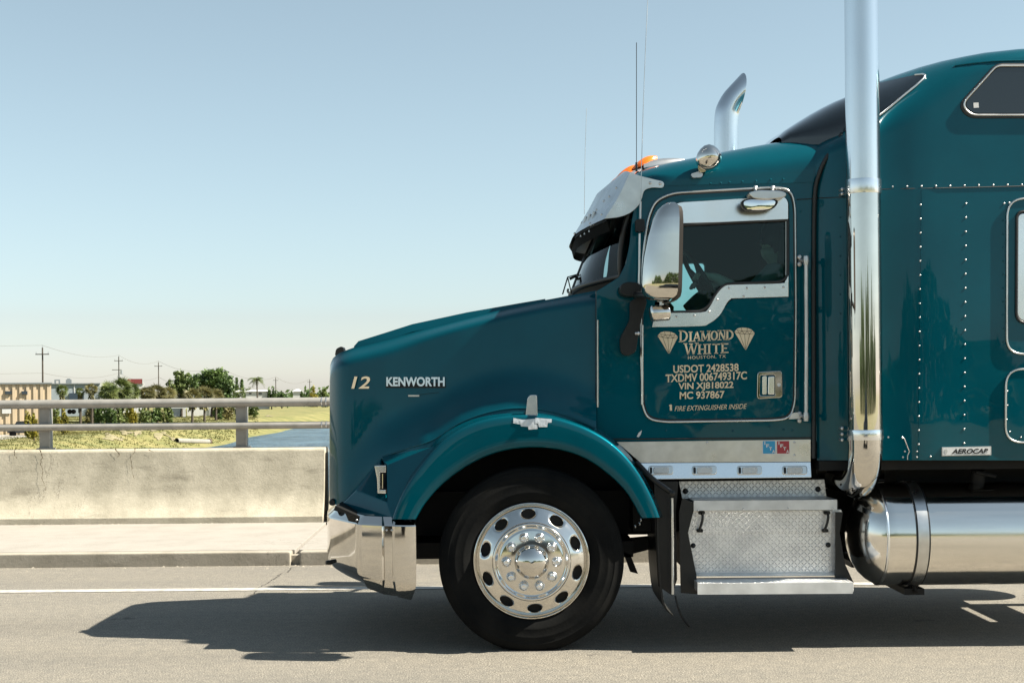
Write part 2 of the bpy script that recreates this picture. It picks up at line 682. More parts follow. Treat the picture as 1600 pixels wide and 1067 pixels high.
# pavement: bedding sheet with two separate slabs on it, and kerb stones along its edge
sw = tag(MB().box((ROADX0, KERB_Y + .05, -.5), (ROADX1, WALL_Y + .62, .085)).build('sidewalk', M['kerb']), kind='structure')


def slab(pts, z0, z1, name, m, parent, w=.012):
    n = len(pts)
    v = [(x, y, z0) for x, y in pts] + [(x, y, z1) for x, y in pts]
    f = [tuple(reversed(range(n))), tuple(range(n, 2 * n))] + [(i, (i + 1) % n, (i + 1) % n + n, i + n) for i in range(n)]
    return bevel(mk(name, v, f, m, parent), w, 2)


g_ = .018
for a, b, c, d in ((ROADX0, ROADX0, jx - g_, slab_edge - g_), (jx + g_, slab_edge + g_, ROADX1, ROADX1)):
    slab([(a, KERB_Y + .16), (c, KERB_Y + .16), (d, WALL_Y + .55), (b, WALL_Y + .55)], .087, .126, 'slab', M['walk'], sw, .006)
kb = empty('kerb', (jx, KERB_Y, 0))
tag(kb, kind='structure')
for a, b in ((ROADX0, jx - .035), (jx + .045, ROADX1)):
    slab([(a, KERB_Y), (b, KERB_Y), (b, KERB_Y + .155), (a, KERB_Y + .155)], -.02, .124, 'kerb_stone', M['kerb'], kb, .018)

# crumbs of dirt in the gutter and a ragged crack crossing the shoulder
mb = MB()
for i in range(500):
    x = random.uniform(-9, 9)
    y = (KERB_Y - abs(random.gauss(0, .10)) - .01) if i % 2 else (WALL_Y - abs(random.gauss(0, .03)) - .005)
    z = 0 if i % 2 else .126
    s = random.uniform(.004, .014)
    mb.add([(x - s, y - s, z), (x + s, y - s * .7, z), (x + s * .6, y + s, z), (x - s * .8, y + s * .8, z), (x, y, z + s * .9)],
           [(0, 1, 4), (1, 2, 4), (2, 3, 4), (3, 0, 4)])
tag(mb.build('gutter_grit', M['kerb']), 'loose brown grit lying along the kerb and the foot of the wall', 'grit', kind='stuff')


def ribbon(pts, w, z, name, m):
    v, f = [], []
    for i, (x, y) in enumerate(pts):
        a = Vector(pts[max(0, i - 1)])
        b = Vector(pts[min(len(pts) - 1, i + 1)])
        t = (b - a).normalized()
        n = Vector((-t.y, t.x)) * w * random.uniform(.3, 1.2)
        v += [(x + n.x, y + n.y, z), (x - n.x, y - n.y, z)]
    f = [(2 * i, 2 * i + 1, 2 * i + 3, 2 * i + 2) for i in range(len(pts) - 1)]
    return mk(name, v, f, m)


def ground_px(px, py, z=0.0):
    d = (CAM_H - z) * FPX / (py - 612 + (px - 800) * ROLL)
    return P(px, py, d + CAM_Y)


cr = []
for px, py in ((466, 882), (455, 889), (452, 893), (440, 897), (430, 902), (424, 908), (408, 916), (398, 924), (392, 932)):
    q = ground_px(px, py)
    cr.append((q.x, q.y))
crs = []
for p in cat([(a, b, 0) for a, b in cr], 6):
    crs.append((p.x + random.gauss(0, .012), p.y + random.gauss(0, .012)))
tag(ribbon(crs, .0035, .003, 'road_crack', M['dark']), kind='structure')

# ---- concrete barrier with its two-rail steel railing
bar_prof = [(.0, .10), (.0, .195), (.012, .205), (.055, .275), (.090, .345), (.118, .42), (.140, .50), (.158, .60), (.175, .72), (.195, .90), (.205, .925), (.23, .94), (.47, .94), (.50, .92), (.52, .10)]


def barrier(x0, x1, label):
    n = 40
    v = []
    for i in range(n):
        x = lerp(x0, x1, i / (n - 1))
        for (y, z) in bar_prof:
            v.append((x, WALL_Y + y, z))
    k = len(bar_prof)
    f = [tuple(reversed(q)) for q in grid_faces(n, k)]
    f += [tuple(range(k)), tuple(reversed(range((n - 1) * k, n * k)))]
    o = mk('concrete_barrier', v, f, M['barrier'], smooth=30, origin=((x0 + x1) / 2, WALL_Y + .25, .1))
    bevel(o, .010, 2)
    return tag(o, label, 'barrier', 'bridge parapet segments')


bx0, bx1 = P(508, 740, WALL_Y + .2).x, P(515, 740, WALL_Y + .2).x
barrier(-24, bx0, 'stained concrete bridge barrier in front of the truck, ending at the joint')
barrier(bx1, 24, 'concrete bridge barrier running on behind the truck')

# cracks and chips in the barrier's face
def wall_pt(px, py):
    k = itp([(697, .195), (725, .175), (755, .14), (790, .055), (803, 0)], py) - .004
    q = P(px, py, WALL_Y + k)
    return q


wallseg = bpy.data.objects['concrete_barrier']
for i, ch in enumerate((((62, 702), (66, 712), (64, 724), (67, 735), (66, 748), (70, 758), (72, 766)), ((212, 700), (209, 708), (204, 714), (206, 726), (207, 738), (210, 748)), ((180, 700), (186, 709), (184, 714)), ((232, 702), (240, 706)), ((24, 701), (22, 709), (26, 716)))):
    mbv, mbf = [], []
    pts_ = cat([(a, b, 0) for a, b in ch], 5)
    for j, p in enumerate(pts_):
        w = random.uniform(.25, 1.1) * (.9 if i < 2 else 1.3) * (1 - .6 * j / len(pts_))
        x = p.x + random.gauss(0, .5)
        for s_ in (-w, w):
            q = wall_pt(x + s_, p.y)
            q.y -= .0025
            mbv.append(q)
    mbf = [(2 * j, 2 * j + 1, 2 * j + 3, 2 * j + 2) for j in range(len(pts_) - 1)]
    mk('crack', mbv, mbf, mat('crack_brown', (.10, .08, .05), 1.0), wallseg)  # even dark brown for the crack ribbons

RY = WALL_Y + .36
rl = empty('bridge_railing', (P(70, 695, RY).x, RY, .94))
tag(rl, 'galvanised two-rail bridge railing on flat posts above the concrete wall', 'railing')
rail_z = [1.445, 1.19]
for zi, (z, a, b) in enumerate(((1.447, .062, .050), (1.188, .058, .040))):
    prof = [(a * math.cos(q) * (1.0), b * math.sin(q)) for q in [2 * math.pi * i / 20 for i in range(20)]]
    v = []
    for x in (-24, -8, -4, 0, 4, 24):
        for (y, dz) in prof:
            v.append((x, RY - .03 + y, z + dz))
    f = [tuple(reversed(q)) for q in grid_faces(6, 20, True)]
    r_ = mk('rail', v, f, M['rail'], rl, 50)
    xs = P(503, 625, RY).x
    mb = MB()
    for dx in (0, .05):
        vv = [(xs + dx + k * .012, RY - .03 + y * 1.06, z + dz * 1.07) for k in (0, 1) for (y, dz) in prof]
        mb.add(vv, [tuple(reversed(q)) for q in grid_faces(2, 20, True)])
    mb.build('splice_sleeve', M['alu'], r_, 50)
xa, xb = P(70, 660, RY).x, P(377, 660, RY).x
for k in range(-2, 7):
    x = lerp(xa, xb, k)
    w = .062
    o = MB().box((x - w, RY - .005, .94), (x + w, RY + .09, 1.44)).build('post', M['rail'], rl)
    bevel(o, .006)
    MB().box((x - .085, RY - .04, .94), (x + .085, RY + .12, .955)).build('base_plate', M['rail'], o)
    MB().box((x + w - .014, RY - .022, .955), (x + w + .004, RY - .005, 1.42)).build('flange', M['rail'], o)

# ---- water and land below the bridge
mw, t, b = nodes('canal_water')
g = t.nodes.new('ShaderNodeNewGeometry').outputs['Position']
b.inputs['Base Color'].default_value = (.022, .055, .085, 1)
b.inputs['Roughness'].default_value = .22
b.inputs['Specular IOR Level'].default_value = .16
h1 = tnoise(t, tmap(t, g, (.45, .14, 1)), 1.0, 6, .7)
tbump(t, b, h1, 1.0, .9)
c = ramp_node(t, tnoise(t, tmap(t, g, (.16, .09, 1)), 1.0, 7, .75), [(.38, (.006, .020, .034)), (.62, (.06, .105, .14))])  # light and dark of the ripples painted into the water colour
t.links.new(c, b.inputs['Base Color'])
sheet('water', -3000, 3000, 8.5, 4000, -5.0, mw, 3, 3)


def landz(x, y):
    e = 1.2 * math.sin(y * .045) + .7 * math.sin(y * .11 + 1)
    d = max(-38.5 - x + e, (y - 352) * .25 + 2 * math.sin(x * .05), x - 90)
    s = min(1, max(-.3, d / 8.5))
    return -5.15 + 2.15 * (sstep(0, 1, s) * .5 + s * .5) + .12 * math.sin(x * .5 + y * .13) * math.sin(y * .21) * min(1, max(0, d / 6))


xs_ = [-2500, -1200, -600, -400, -300, -240] + [-200 + 6 * i for i in range(23)] + [-62 + i * .9 for i in range(36)] + [-28, -20, 0, 30, 60, 84, 90, 93, 96, 100, 110, 160, 300, 800, 2500]
ys_ = [8.6, 25, 45, 60, 75, 90] + [100 + 2.5 * i for i in range(75)] + [290 + 8 * i for i in range(20)] + [460, 520, 600, 800, 1200, 2000, 4000]
v = [(x, y, landz(x, y)) for y in ys_ for x in xs_]
land = tag(mk('grass_bank', v, grid_faces(len(ys_), len(xs_)), M['grass'], smooth=180), kind='structure')
sheet('ground', -400, 400, -600, -13.4, -.02, mat('dry_verge', (.24, .21, .13), .95, var=(.17, .17, .07), vscale=.3))


def land_px(px, py):
    z = -3.0
    for _ in range(30):
        q = ground_px(px, py, z)
        z = lerp(z, landz(q.x, q.y), .5)
    return q


# bare eroded soil on the bank
for i, (cx, cy, w, h) in enumerate(((176, 684, 13, 5), (196, 676, 8, 4), (214, 686, 9, 4), (238, 671, 9, 2.6), (254, 679, 9, 3.6), (272, 688, 8, 3), (420, 650, 5, 1))):
    v, n = [], 26
    for ring in (0, .55, 1):
        for k in range(n):
            a = 2 * math.pi * k / n
            rr = ring * (1 + .35 * math.sin(3 * a + i) + .2 * math.sin(7 * a + 2 * i) + random.uniform(-.12, .12))
            q = land_px(cx + math.cos(a) * w * rr + math.sin(a) * h * rr * 1.3, cy + math.sin(a) * h * rr)
            v.append((q.x, q.y, landz(q.x, q.y) + .06 + .10 * (1 - ring)))
    tag(mk('soil_patch', v, grid_faces(3, n, True), M['soil'], smooth=180), kind='structure')

# tufts of grass over the part of the bank that shows
def tufts(name, m, n, xr, yr, hmin, hmax, label):
    mb_v, mb_f = [], []
    k = 0
    while k < n:
        y = yr[0] * (yr[1] / yr[0]) ** random.random()
        x = random.uniform(*xr) * (1 if y < 200 else y / 200)
        z = landz(x, y)
        if z < -4.75:
            continue
        k += 1
        for _ in range(4):
            a = random.uniform(0, 6.28)
            hh, w = random.uniform(hmin, hmax), random.uniform(.03, .07) * y / 130
            bx, by = x + random.uniform(-.4, .4), y + random.uniform(-.4, .4)
            lx, ly = math.cos(a) * hh * .5, math.sin(a) * hh * .5
            i0 = len(mb_v)
            mb_v += [(bx - w, by, z - .05), (bx + w, by, z - .05), (bx + lx, by + ly, z + hh)]
            mb_f.append((i0, i0 + 1, i0 + 2))
    return tag(mk(name, mb_v, mb_f, m), label, 'grass', kind='stuff')


tufts('grass', m_leaf('grass_blades', (.12, .135, .042), (.24, .21, .08), .25, .4), 14000, (-75, -37), (110, 420), .05, .17,
      'dry yellow green grass covering the canal bank')
# ------------------------------------------------------------------ the truck
TB = Vector((1.5, YC, 0))
truck = empty('semi_truck', TB)
tag(truck, 'dark teal conventional semi truck with chrome stack, wheels and sleeper cab', 'truck')
DOOR_Y, CAB_Y = .185, .20
PA, CH = M['paint'], M['chrome']

# ---- hood: side surface traced through depth, closed over the top to the far side
T_pts = [(515, 583), (516, 570), (519, 561), (525, 555), (534, 550), (552, 543), (615, 527), (672, 512), (730, 497), (787, 483), (854, 468.5), (932, 454)]
B_pts = [(515, 780), (525, 789), (600, 791), (630, 762), (660, 717), (680, 699), (701, 682), (744, 662), (802, 652), (859, 655), (902, 666), (932, 678)]
A_pts = [(515, 808), (530, 792), (595, 716), (640, 700), (678, 687), (718, 661), (752, 647), (787, 639), (818, 637), (845, 639), (888, 650), (932, 669)]


def hood_y(px, py, t):
    base = itp([(515, .42), (600, .36), (720, .29), (850, .235), (932, .215)], px)
    base += .12 * (1 - min(1, (px - 515) / 30)) ** 2.5
    lean = .05 * t + .02 * (1 - px / 932)
    top = .10 * sstep(.90, 1.0, t) ** 1.6
    A = itp(A_pts, px)
    k = sstep(A - 70, A + 4, py)
    fl = itp([(515, .0), (560, .02), (600, .06), (660, .16), (800, .15), (932, .09)], px)
    return base + lean + top - fl * k ** 1.5


cols = [515, 516, 517.5, 520, 523, 527, 532, 538, 546] + [546 + (932 - 546) * i / 44 for i in range(1, 45)]
NR = 34
side = []
for px in cols:
    top_, bot = itp(T_pts, px), itp(B_pts, px)
    col_ = []
    for j in range(NR):
        t = 1 - (1 - j / (NR - 1)) ** 1.6
        py = lerp(bot, top_, t)
        col_.append(P(px, py, hood_y(px, py, t)))
    # over the top, to the centre line
    e = col_[-1]
    for q in (.25, .5, .75, 1.0):
        col_.append(Vector((e.x, lerp(e.y, YC, q), e.z + .012 * math.sin(q * math.pi / 2))))
    side.append(col_)
# nose: carry the first column round to the front centre
nose = []
for q in (1.0, .66, .33):
    nose.append([Vector((v_.x - .022 * math.sin(q * 1.57) ** .6, lerp(v_.y, YC, q), v_.z)) for v_ in side[0]])
allc = nose + side
nr = len(allc[0])
hv = [v_ for c_ in allc for v_ in c_]
hf = [tuple(reversed(q)) for q in grid_faces(len(allc), nr)]
nh = len(hv)
hv2 = hv + [Vector((v_.x, 2 * YC - v_.y, v_.z)) for v_ in hv]
hf2 = hf + [tuple(reversed([i + nh for i in q])) for q in hf]
hood = mk('hood', hv2, hf2, PA, truck, 50)
hood_tree = bvh_of(hood)
# raised centre panel of the hood
ridge = [(553, 541), (560, 533), (600, 520.5), (644, 506.5), (730, 488), (816, 473), (852, 467)]
rl_, rr_ = [], []
v = []
for px, py in ridge:
    a = P(px, py, .80)
    v += [Vector((a.x, .785, a.z - .05)), a, Vector((a.x, 2 * YC - .80, a.z)), Vector((a.x, 2 * YC - .785, a.z - .05))]
mk('hood_ridge', v, [tuple(reversed(q)) for q in grid_faces(len(ridge), 4)], PA, hood, 40)
o = MB().prism(rnd([(523, 556), (525, 545), (533, 541), (537, 543), (537, 556)], 3, 3), .62, .72).build('hood_latch', M['black'], hood, 40)
# grille on the nose
gx = P(515, 680, .55).x + .018
mb = MB()
for k in range(17):
    y = lerp(.92, 2 * YC - .92, k / 16)
    mb.box((gx - .05, y - .012, .95), (gx - .01, y + .012, 1.68))
mb.box((gx - .052, .86, .92), (gx - .005, .89, 1.71)).box((gx - .052, 2 * YC - .89, .92), (gx - .005, 2 * YC - .86, 1.71))
mb.build('grille', CH, truck)
# rear edge strip between hood and cab (light gap seal)
MB().tube([P(934, y, .20) for y in (500, 540, 590, 636)], .006, 6).build('hood_seal', M['steel'], hood)
MB().tube([P(932.5, y, .215) for y in (455, 500, 560, 620, 674)], .008, 6).build('hood_gap', M['seal'], hood)

# hood lettering and number
for s_, a, b_, c_, d_ in (('12', 549, 578, 588, 607),):
    q, _ = hit(hood_tree, (a + b_) / 2, (c_ + d_) / 2, .003)
    text('hood_number', s_, a, b_, c_, d_, q.y - .012, M['gold'], hood, 0, .015, .2)
q, _ = hit(hood_tree, 650, 597, .0)
q0, _ = hit(hood_tree, 604, 597, 0)
q1, _ = hit(hood_tree, 695, 597, 0)
yb = max(q0.y, q1.y)
o = text('nameplate_letters', 'KENWORTH', 604, 695, 589, 603.5, 0, CH, hood, 0, .035, 0, .004, 1.02)
def lay(o, tree, off):
    """settle flat lettering on the curved panel behind it"""
    og = ORG[o.name]
    for v_ in o.data.vertices:
        w = v_.co + og
        dz = w.y
        # back to pixel space
        u = (w.x / (w.y - CAM_Y)) * cs - ((w.z - CAM_H) / (w.y - CAM_Y)) * sn
        vv = (w.x / (w.y - CAM_Y)) * sn + ((w.z - CAM_H) / (w.y - CAM_Y)) * cs
        h_, _n = hit(tree, 800 + u * FPX, 612 - vv * FPX, 0, w.y)
        v_.co = Vector((h_.x, h_.y - off + (dz if abs(dz) < .02 else 0), h_.z)) - og
lay(o, hood_tree, .010)
drape('nameplate', [(603, 598), (696, 598)], [(603, 606), (696, 606)], 14, 3, hood_tree, .004, M['black'], hood)
o = text('scratch', '-', 638, 655, 617, 619.5, 0, M['silver'], hood)
lay(o, hood_tree, .003)
MB().tube([hit(hood_tree, x, y, .001)[0] for x, y in ((645, 618.5), (660, 616), (672, 614.5), (686, 613))], .0012, 5).build('scratch_line', M['dark'], hood)

# ---- fender arch
Oc = [(612, 811), (620, 788), (632, 762), (648, 738), (668, 712), (690, 689), (715, 671), (744, 658), (775, 650.5), (805, 647.5), (835, 647.5), (862, 650), (892, 658), (920, 669), (948, 685), (972, 705), (993, 730), (1010, 758), (1022, 782), (1032, 808)]
Ic = [(650, 811), (660, 793), (673, 776), (689, 759), (708, 743), (730, 728), (755, 715), (780, 706), (805, 701), (830, 699), (855, 700), (880, 704), (905, 712), (928, 724), (948, 739), (966, 755), (980, 771), (990, 787), (997, 800), (1002, 809)]
Oc, Ic = cat([(a, b_, 0) for a, b_ in Oc], 3), cat([(a, b_, 0) for a, b_ in Ic], 3)
prof = [(-.12, .16), (-.04, .11), (0, .066), (.012, .036), (.03, .016), (.06, .006), (.12, .002), (.28, .0), (.45, .0), (.65, .0), (.82, .0), (.93, .003), (.98, .012), (1.0, .03), (1.0, .10), (.99, .30)]
fv = []
for a, b_ in zip(Oc, Ic):
    for k, y in prof:
        q = a.lerp(b_, k)
        fv.append(P(q.x, q.y, y))
ff = grid_faces(len(Oc), len(prof))
for mir in (False, True):
    fen = mk('fender', fv, ff, PA, truck, 70, mir)
    if not mir:
        fender = fen
fen_tree = bvh_of(fender)
# dark liner inside the arch
lv, n_ = [], len(Ic)
for q in Ic:
    a = P(q.x, q.y - 2, .30)
    lv += [a, Vector((a.x, .95, a.z))]
for mir in (False, True):
    mk('wheel_liner', lv, grid_faces(n_, 2), M['dark'], truck, 60, mir)
MB().prism([(640, 811), (660, 790), (700, 735), (790, 702), (880, 700), (960, 740), (1000, 805), (1010, 700), (930, 660), (700, 660), (620, 760)], .92, .95).build('splash_panel', M['dark'], truck)

# pressed crease where the hood side meets the fender
cr_ = [(600, 713), (640, 699.5), (676, 687.5), (716, 662), (752, 647.5), (787, 639.5), (818, 637.5), (845, 639.5), (888, 650.5), (930, 668)]
MB().tube([hit(hood_tree, q.x, q.y, -.002)[0] for q in cat([(a, b_, 0) for a, b_ in cr_], 5)], .0075, 8).build('pressed_crease', PA, hood, 60)
# silver tape and the stub of a fender mirror
tp = [((802, 653), (819, 656), (802, 661), (819, 664)), ((812, 656), (838, 654), (814, 666), (838, 667)), ((836, 653), (862, 655), (836, 662), (862, 660)),
      ((824, 663), (840, 663), (826, 671), (840, 670)), ((840, 659), (856, 659), (842, 667), (855, 667))]
for i, (a, b_, c_, d_) in enumerate(tp):
    drape('tape_strip', [a, b_], [c_, d_], 6, 4, fen_tree, .003 + .0012 * i, M['tape'], fender, fallback=.05)
o = MB().prism(rnd([(821, 652), (824, 622), (828, 617), (839, 617), (840, 652)], 3, 3), .035, .085).build('mirror_stub', M['bright'], truck)
bevel(o, .004)

# ---- headlamp pod between hood, bumper and fender
pv = {k: P(*c_) for k, c_ in dict(a=(596, 715, .30), b=(529, 793, .43), c=(572, 809, .20), d=(600, 813, .10), e=(614, 812, .055), f=(634, 762, .055), g=(650, 738, .06), h=(682, 697, .10), i=(672, 698.5, .13),
      j=(604, 726, .17), k=(604, 784, .14), m=(556, 766, .30), n=(600, 722, .26), p=(600, 726, .33), q=(600, 783, .33), r=(585, 728, .36), s=(570, 806, .40), u=(612, 812, .40)).items()}
idx = {k: i for i, k in enumerate(pv)}
pf = ['jkefghi', 'bcdekm', 'abm', 'anji', 'amkq', 'aqp', 'apjn', 'pqkj', 'cbsud']
pf = [tuple(idx[c_] for c_ in s_) for s_ in ('ihgfekj', 'mkedcb', 'mba', 'ijna', 'qkma', 'pqa', 'njpa')]
for mir in (False, True):
    o = mk('headlamp_pod', list(pv.values()), pf, PA, truck, None, mir)
    bevel(o, .006, 2, 12)
    hl = MB().prism([(585, 727.5), (603, 727), (603, 738), (594, 738), (594, 765), (603, 765), (603, 771), (590, 770.5), (589, 748)], .165, .33).build('headlamp', M['bright'], truck, 40, mir)
    bevel(hl, .003)
    MB().prism([(594.5, 738.5), (603, 738.5), (603, 764.5), (594.5, 764.5)], .175, .33).build('headlamp_lens', M['darkglass'], hl, 40, mir)
    MB().tube([P(598, 740, .17), P(598, 763, .17)], .004, 6).build('lens_rib', M['chrome'], hl, 40, mir)

# ---- chrome bumper: faceted plan, carried round the front
def bump_pt(px, Y):
    return Vector((P(px, 860, Y).x, Y))
plan = [bump_pt(650, .03), bump_pt(640, .015), bump_pt(617, .01), bump_pt(613, .022), bump_pt(601, .022), bump_pt(597, .008), bump_pt(566, .012), bump_pt(559, .035), bump_pt(555, .06), bump_pt(517, .40), bump_pt(514, .46),
        Vector((bump_pt(514, .46).x - .03, .62)), Vector((bump_pt(514, .46).x - .07, .95)), Vector((bump_pt(514, .46).x - .08, YC))]
full = plan + [Vector((p.x, 2 * YC - p.y)) for p in reversed(plan[:-1])]
ztop = P(640, 822, .03).z
vprof = [(.14, .046), (.060, .050), (.052, .048), (.004, .006), (0, -.002), (-.001, -.05), (-.002, -.20), (.0, -.33), (.006, -.355), (.03, -.39), (.075, -.43), (.10, -.45)]
bv = []
n = len(full)
for i, p in enumerate(full):
    a, c_ = full[max(0, i - 1)], full[min(n - 1, i + 1)]
    t = (c_ - a).normalized()
    inn = Vector((-t.y, t.x)) * -1
    # lift the top line a little towards the front, shorten the skirt towards the nose
    fwd = sstep(-.55, -1.1, p.x)
    zt = ztop + .020 * fwd
    for off, dz in vprof:
        sk = dz if dz > -.3 else lerp(dz, dz * .80, fwd)
        bv.append((p.x + inn.x * off, p.y + inn.y * off, zt + sk))
bumper = mk('bumper', bv, [tuple(reversed(q)) for q in grid_faces(n, len(vprof))], CH, truck, 22)
btree = bvh_of(bumper)
rivets([(512.5 + 45, 812), (604, 828), (612, 828)], .02, .007, .006, btree).build('bumper_bolts', M['alu'], bumper, 60)
MB().lathe(P(516, 878, .42), (-1, -.6, 0), [(.0, .03), (.012, .028), (.014, .01), (.014, -.02)], 10).build('tow_plug', M['black'], bumper, 60)
MB().prism([(521, 797), (545, 803), (600, 817), (648, 821), (648, 812), (560, 806), (524, 790)], .10, .5).build('bumper_filler', M['dark'], truck)
MB().lathe(P(520, 784, .5), (0, -1, 0), [(.022, -.1), (.022, .02), (.015, .03), (.0001, .03)], 14).build('tow_pin', M['black'], truck, 40)

# ---- steer wheels
WC = P(830.5, 878, .05)
WC.z = .537


def make_wheel(mir):
    w = empty('wheel', WC if not mir else Vector((WC.x, 2 * YC - WC.y, WC.z)))
    w.parent = truck
    w.location = w.location - TB
    def fin(mb, name, m, parent, sm=40):
        # parts of this part: local to the wheel centre
        return mb.build(name, m, parent, sm, mir)
    ORG[w.name] = Vector((WC.x, WC.y if not mir else 2 * YC - WC.y, WC.z))
    ax = (0, -1, 0)
    Rt = .553
    ty = MB().lathe(WC, ax, [(.335, -.02), (.345, -.004), (.362, .010), (.40, .018), (.405, .0195), (.41, .0185), (.45, .0185), (.455, .0195), (.462, .0175), (.49, .012), (.495, .0135), (.515, .006), (.530, -.004), (.532, -.010), (.5445, -.018), (.551, -.03), (Rt, -.045),
                              (Rt, -.075), (Rt - .013, -.078), (Rt - .013, -.088), (Rt, -.091), (Rt, -.13), (Rt - .013, -.133), (Rt - .013, -.143), (Rt, -.146), (Rt, -.19), (Rt - .013, -.193), (Rt - .013, -.203), (Rt, -.206), (Rt, -.25), (.545, -.27), (.50, -.29), (.345, -.29)], 128)
    for v_ in ty.v:
        v_.z = max(v_.z, .001 + .004 * abs(v_.x - WC.x))
    fin(ty, 'tyre', M['rubber'], w, 30)
    # polished disc: ten sector patches, each with an oval hand hole
    r0, r1, rh = .233, .322, .280

    def hgt(r):
        return itp([(.0, .075), (.10, .072), (.205, .066), (.222, .060), (.233, .053), (.255, .040), (.285, .022), (.31, .004), (.322, -.004), (.33, -.004)], r)
    rim = MB()
    npt, rings = 40, 6
    for s in range(10):
        th0 = R(36 * s - 3.5)
        half = R(18)
        bnd, ell = [], []
        for k in range(npt):
            an = 2 * math.pi * k / npt + math.pi / 4
            dx, dy = math.cos(an), math.sin(an)
            sc = 1 / max(abs(dx), abs(dy))
            bx_, by_ = dx * sc, dy * sc                          # on the unit square
            bnd.append((th0 + bx_ * half, lerp(r0, r1, (by_ + 1) / 2)))
            ex, ey = (.043 + .006 * dy) * dx / rh, .0265 * dy
            ell.append((th0 + ex, rh + ey))
        v = []
        for q in range(rings):
            k_ = (q / (rings - 1))
            for (t0, ra), (t1, rb) in zip(ell, bnd):
                th, rr = lerp(t0, t1, k_), lerp(ra, rb, k_)
                hh = hgt(rr) - (.006 * (1 - k_ * 5) ** 2 if k_ < .2 else 0)
                v.append(WC + Vector((math.sin(th) * rr, -hh, math.cos(th) * rr)))
        deep = [WC + Vector((math.sin(t0) * ra, .05, math.cos(t0) * ra)) for t0, ra in ell]
        rim.add(deep + v, [tuple(reversed(q_)) for q_ in grid_faces(rings + 1, npt, True)])
    rim.lathe(WC, ax, [(.318, -.002), (.322, -.004), (.3265, -.010), (.331, -.004), (.336, .010), (.340, .014), (.344, .012), (.346, .002), (.345, -.03)], 120)
    rim.lathe(WC, ax, [(.2335, .0525), (.230, .060), (.223, .066), (.219, .066), (.212, .058), (.202, .050), (.193, .049), (.187, .054), (.180, .056), (.092, .060)], 96)
    rm = fin(rim, 'rim', M['polished'], w, 50)
    hc = MB().lathe(WC, ax, [(.103, .055), (.101, .072), (.098, .082), (.089, .102), (.075, .117), (.052, .130), (.026, .137), (.0003, .139)], 64)
    fin(hc, 'hub_cap', CH, w, 60)
    nuts = []
    for k in range(10):
        an = R(36 * k + 18.5)
        c_ = WC + Vector((math.sin(an) * .149, 0, math.cos(an) * .149))
        nu = MB().lathe(c_, ax, [(.030, .052), (.030, .060), (.027, .063)], 24)
        nu.lathe(c_, ax, [(.0265, .060), (.0265, .082), (.023, .094), (.0165, .101), (.013, .102), (.011, .094), (.0002, .094)], 16)
        fin(nu, 'lug_nut', M['bright'], w, 30)
    bk = MB().lathe(WC, ax, [(.0005, -.01), (.20, -.02), (.33, -.03), (.34, -.2), (.0005, -.2)], 40)
    fin(bk, 'brake_drum', M['dark'], w, 40)
    MB().lathe(WC + Vector((.075 * 4.0, 0, .05)), ax, [(.006, -.02), (.006, .01), (.0004, .012)], 8).build('valve', M['alu'], w, 40, mir)


make_wheel(False)
make_wheel(True)

# ---- chassis under the cab
mb = MB()
for y in (.80, 1.58):
    mb.box((-.75, y - .04, .62), (4.6, y + .04, .90))
for x in (-.6, .9, 1.7, 2.9, 4.0):
    mb.box((x, .84, .66), (x + .1, 1.56, .86))
mb.build('frame_rails', M['dark'], truck)
MB().box((-.62, .50, .50), (.75, 1.9, .60)).box((WC.x - .06, .3, .44), (WC.x + .06, 2.14, .56)).box((-.55, .9, .60), (1.5, 1.5, 1.2)).build('axle_and_engine', M['dark'], truck)
MB().prism([(985, 842), (1028, 838), (1040, 852), (984, 866)], .7, .8).build('spring_hanger', M['dark'], truck)
MB().prism([(974, 862), (985, 866), (997, 896), (985, 893)], .5, .56).build('shock_mount', M['dark'], truck)
MB().box((.75, .5, .66), (1.9, 1.95, 1.18)).build('underfloor', M['dark'], truck)
mb = MB()
for px, py in ((1000, 818), (993, 822), (1002, 812)):
    mb.lathe(P(px, py, .5), (0, -1, 0), [(.012, -.05), (.012, 0), (.004, .006), (.0002, .006)], 10)
mb.build('frame_bolts', M['bright'], truck, 40)

# mud flap, strut and hose behind the wheel
fl = [P(x, y, .12) for x, y in ((1026, 800), (1027, 850), (1030, 905), (1036, 945), (1050, 962))]
v = []
for p in cat(fl, 4):
    v += [p, p + Vector((0, .62, 0)), p + Vector((.012, .62, 0)), p + Vector((.012, 0, 0))]
n = len(v) // 4
mk('mud_flap', v, grid_faces(n, 4, True), M['black'], truck, 40)
MB().prism([(1022, 752), (1060, 752), (1056, 800), (1058, 905), (1050, 930), (1028, 915), (1024, 830)], .16, .22).build('flap_bracket', M['black'], truck)
MB().tube([P(1050, 778, .08), P(1051, 850, .08), P(1051, 928, .08)], .009, 8).build('flap_strut', M['steel'], truck, 60)
MB().tube(cat([P(994, 722, .1), P(1020, 748, .06), P(1050, 770, .06)], 5), .016, 8).lathe(P(1050, 770, .05), (0, -1, 0), [(.018, 0), (.018, .02), (.002, .028)], 10).build('flap_stay', M['black'], truck, 40)
MB().tube(cat([P(1055, 930, .15), P(1060, 950, .13), P(1068, 968, .12), P(1077, 979, .12)], 5), .006, 6).build('flap_cord', M['black'], truck, 60)

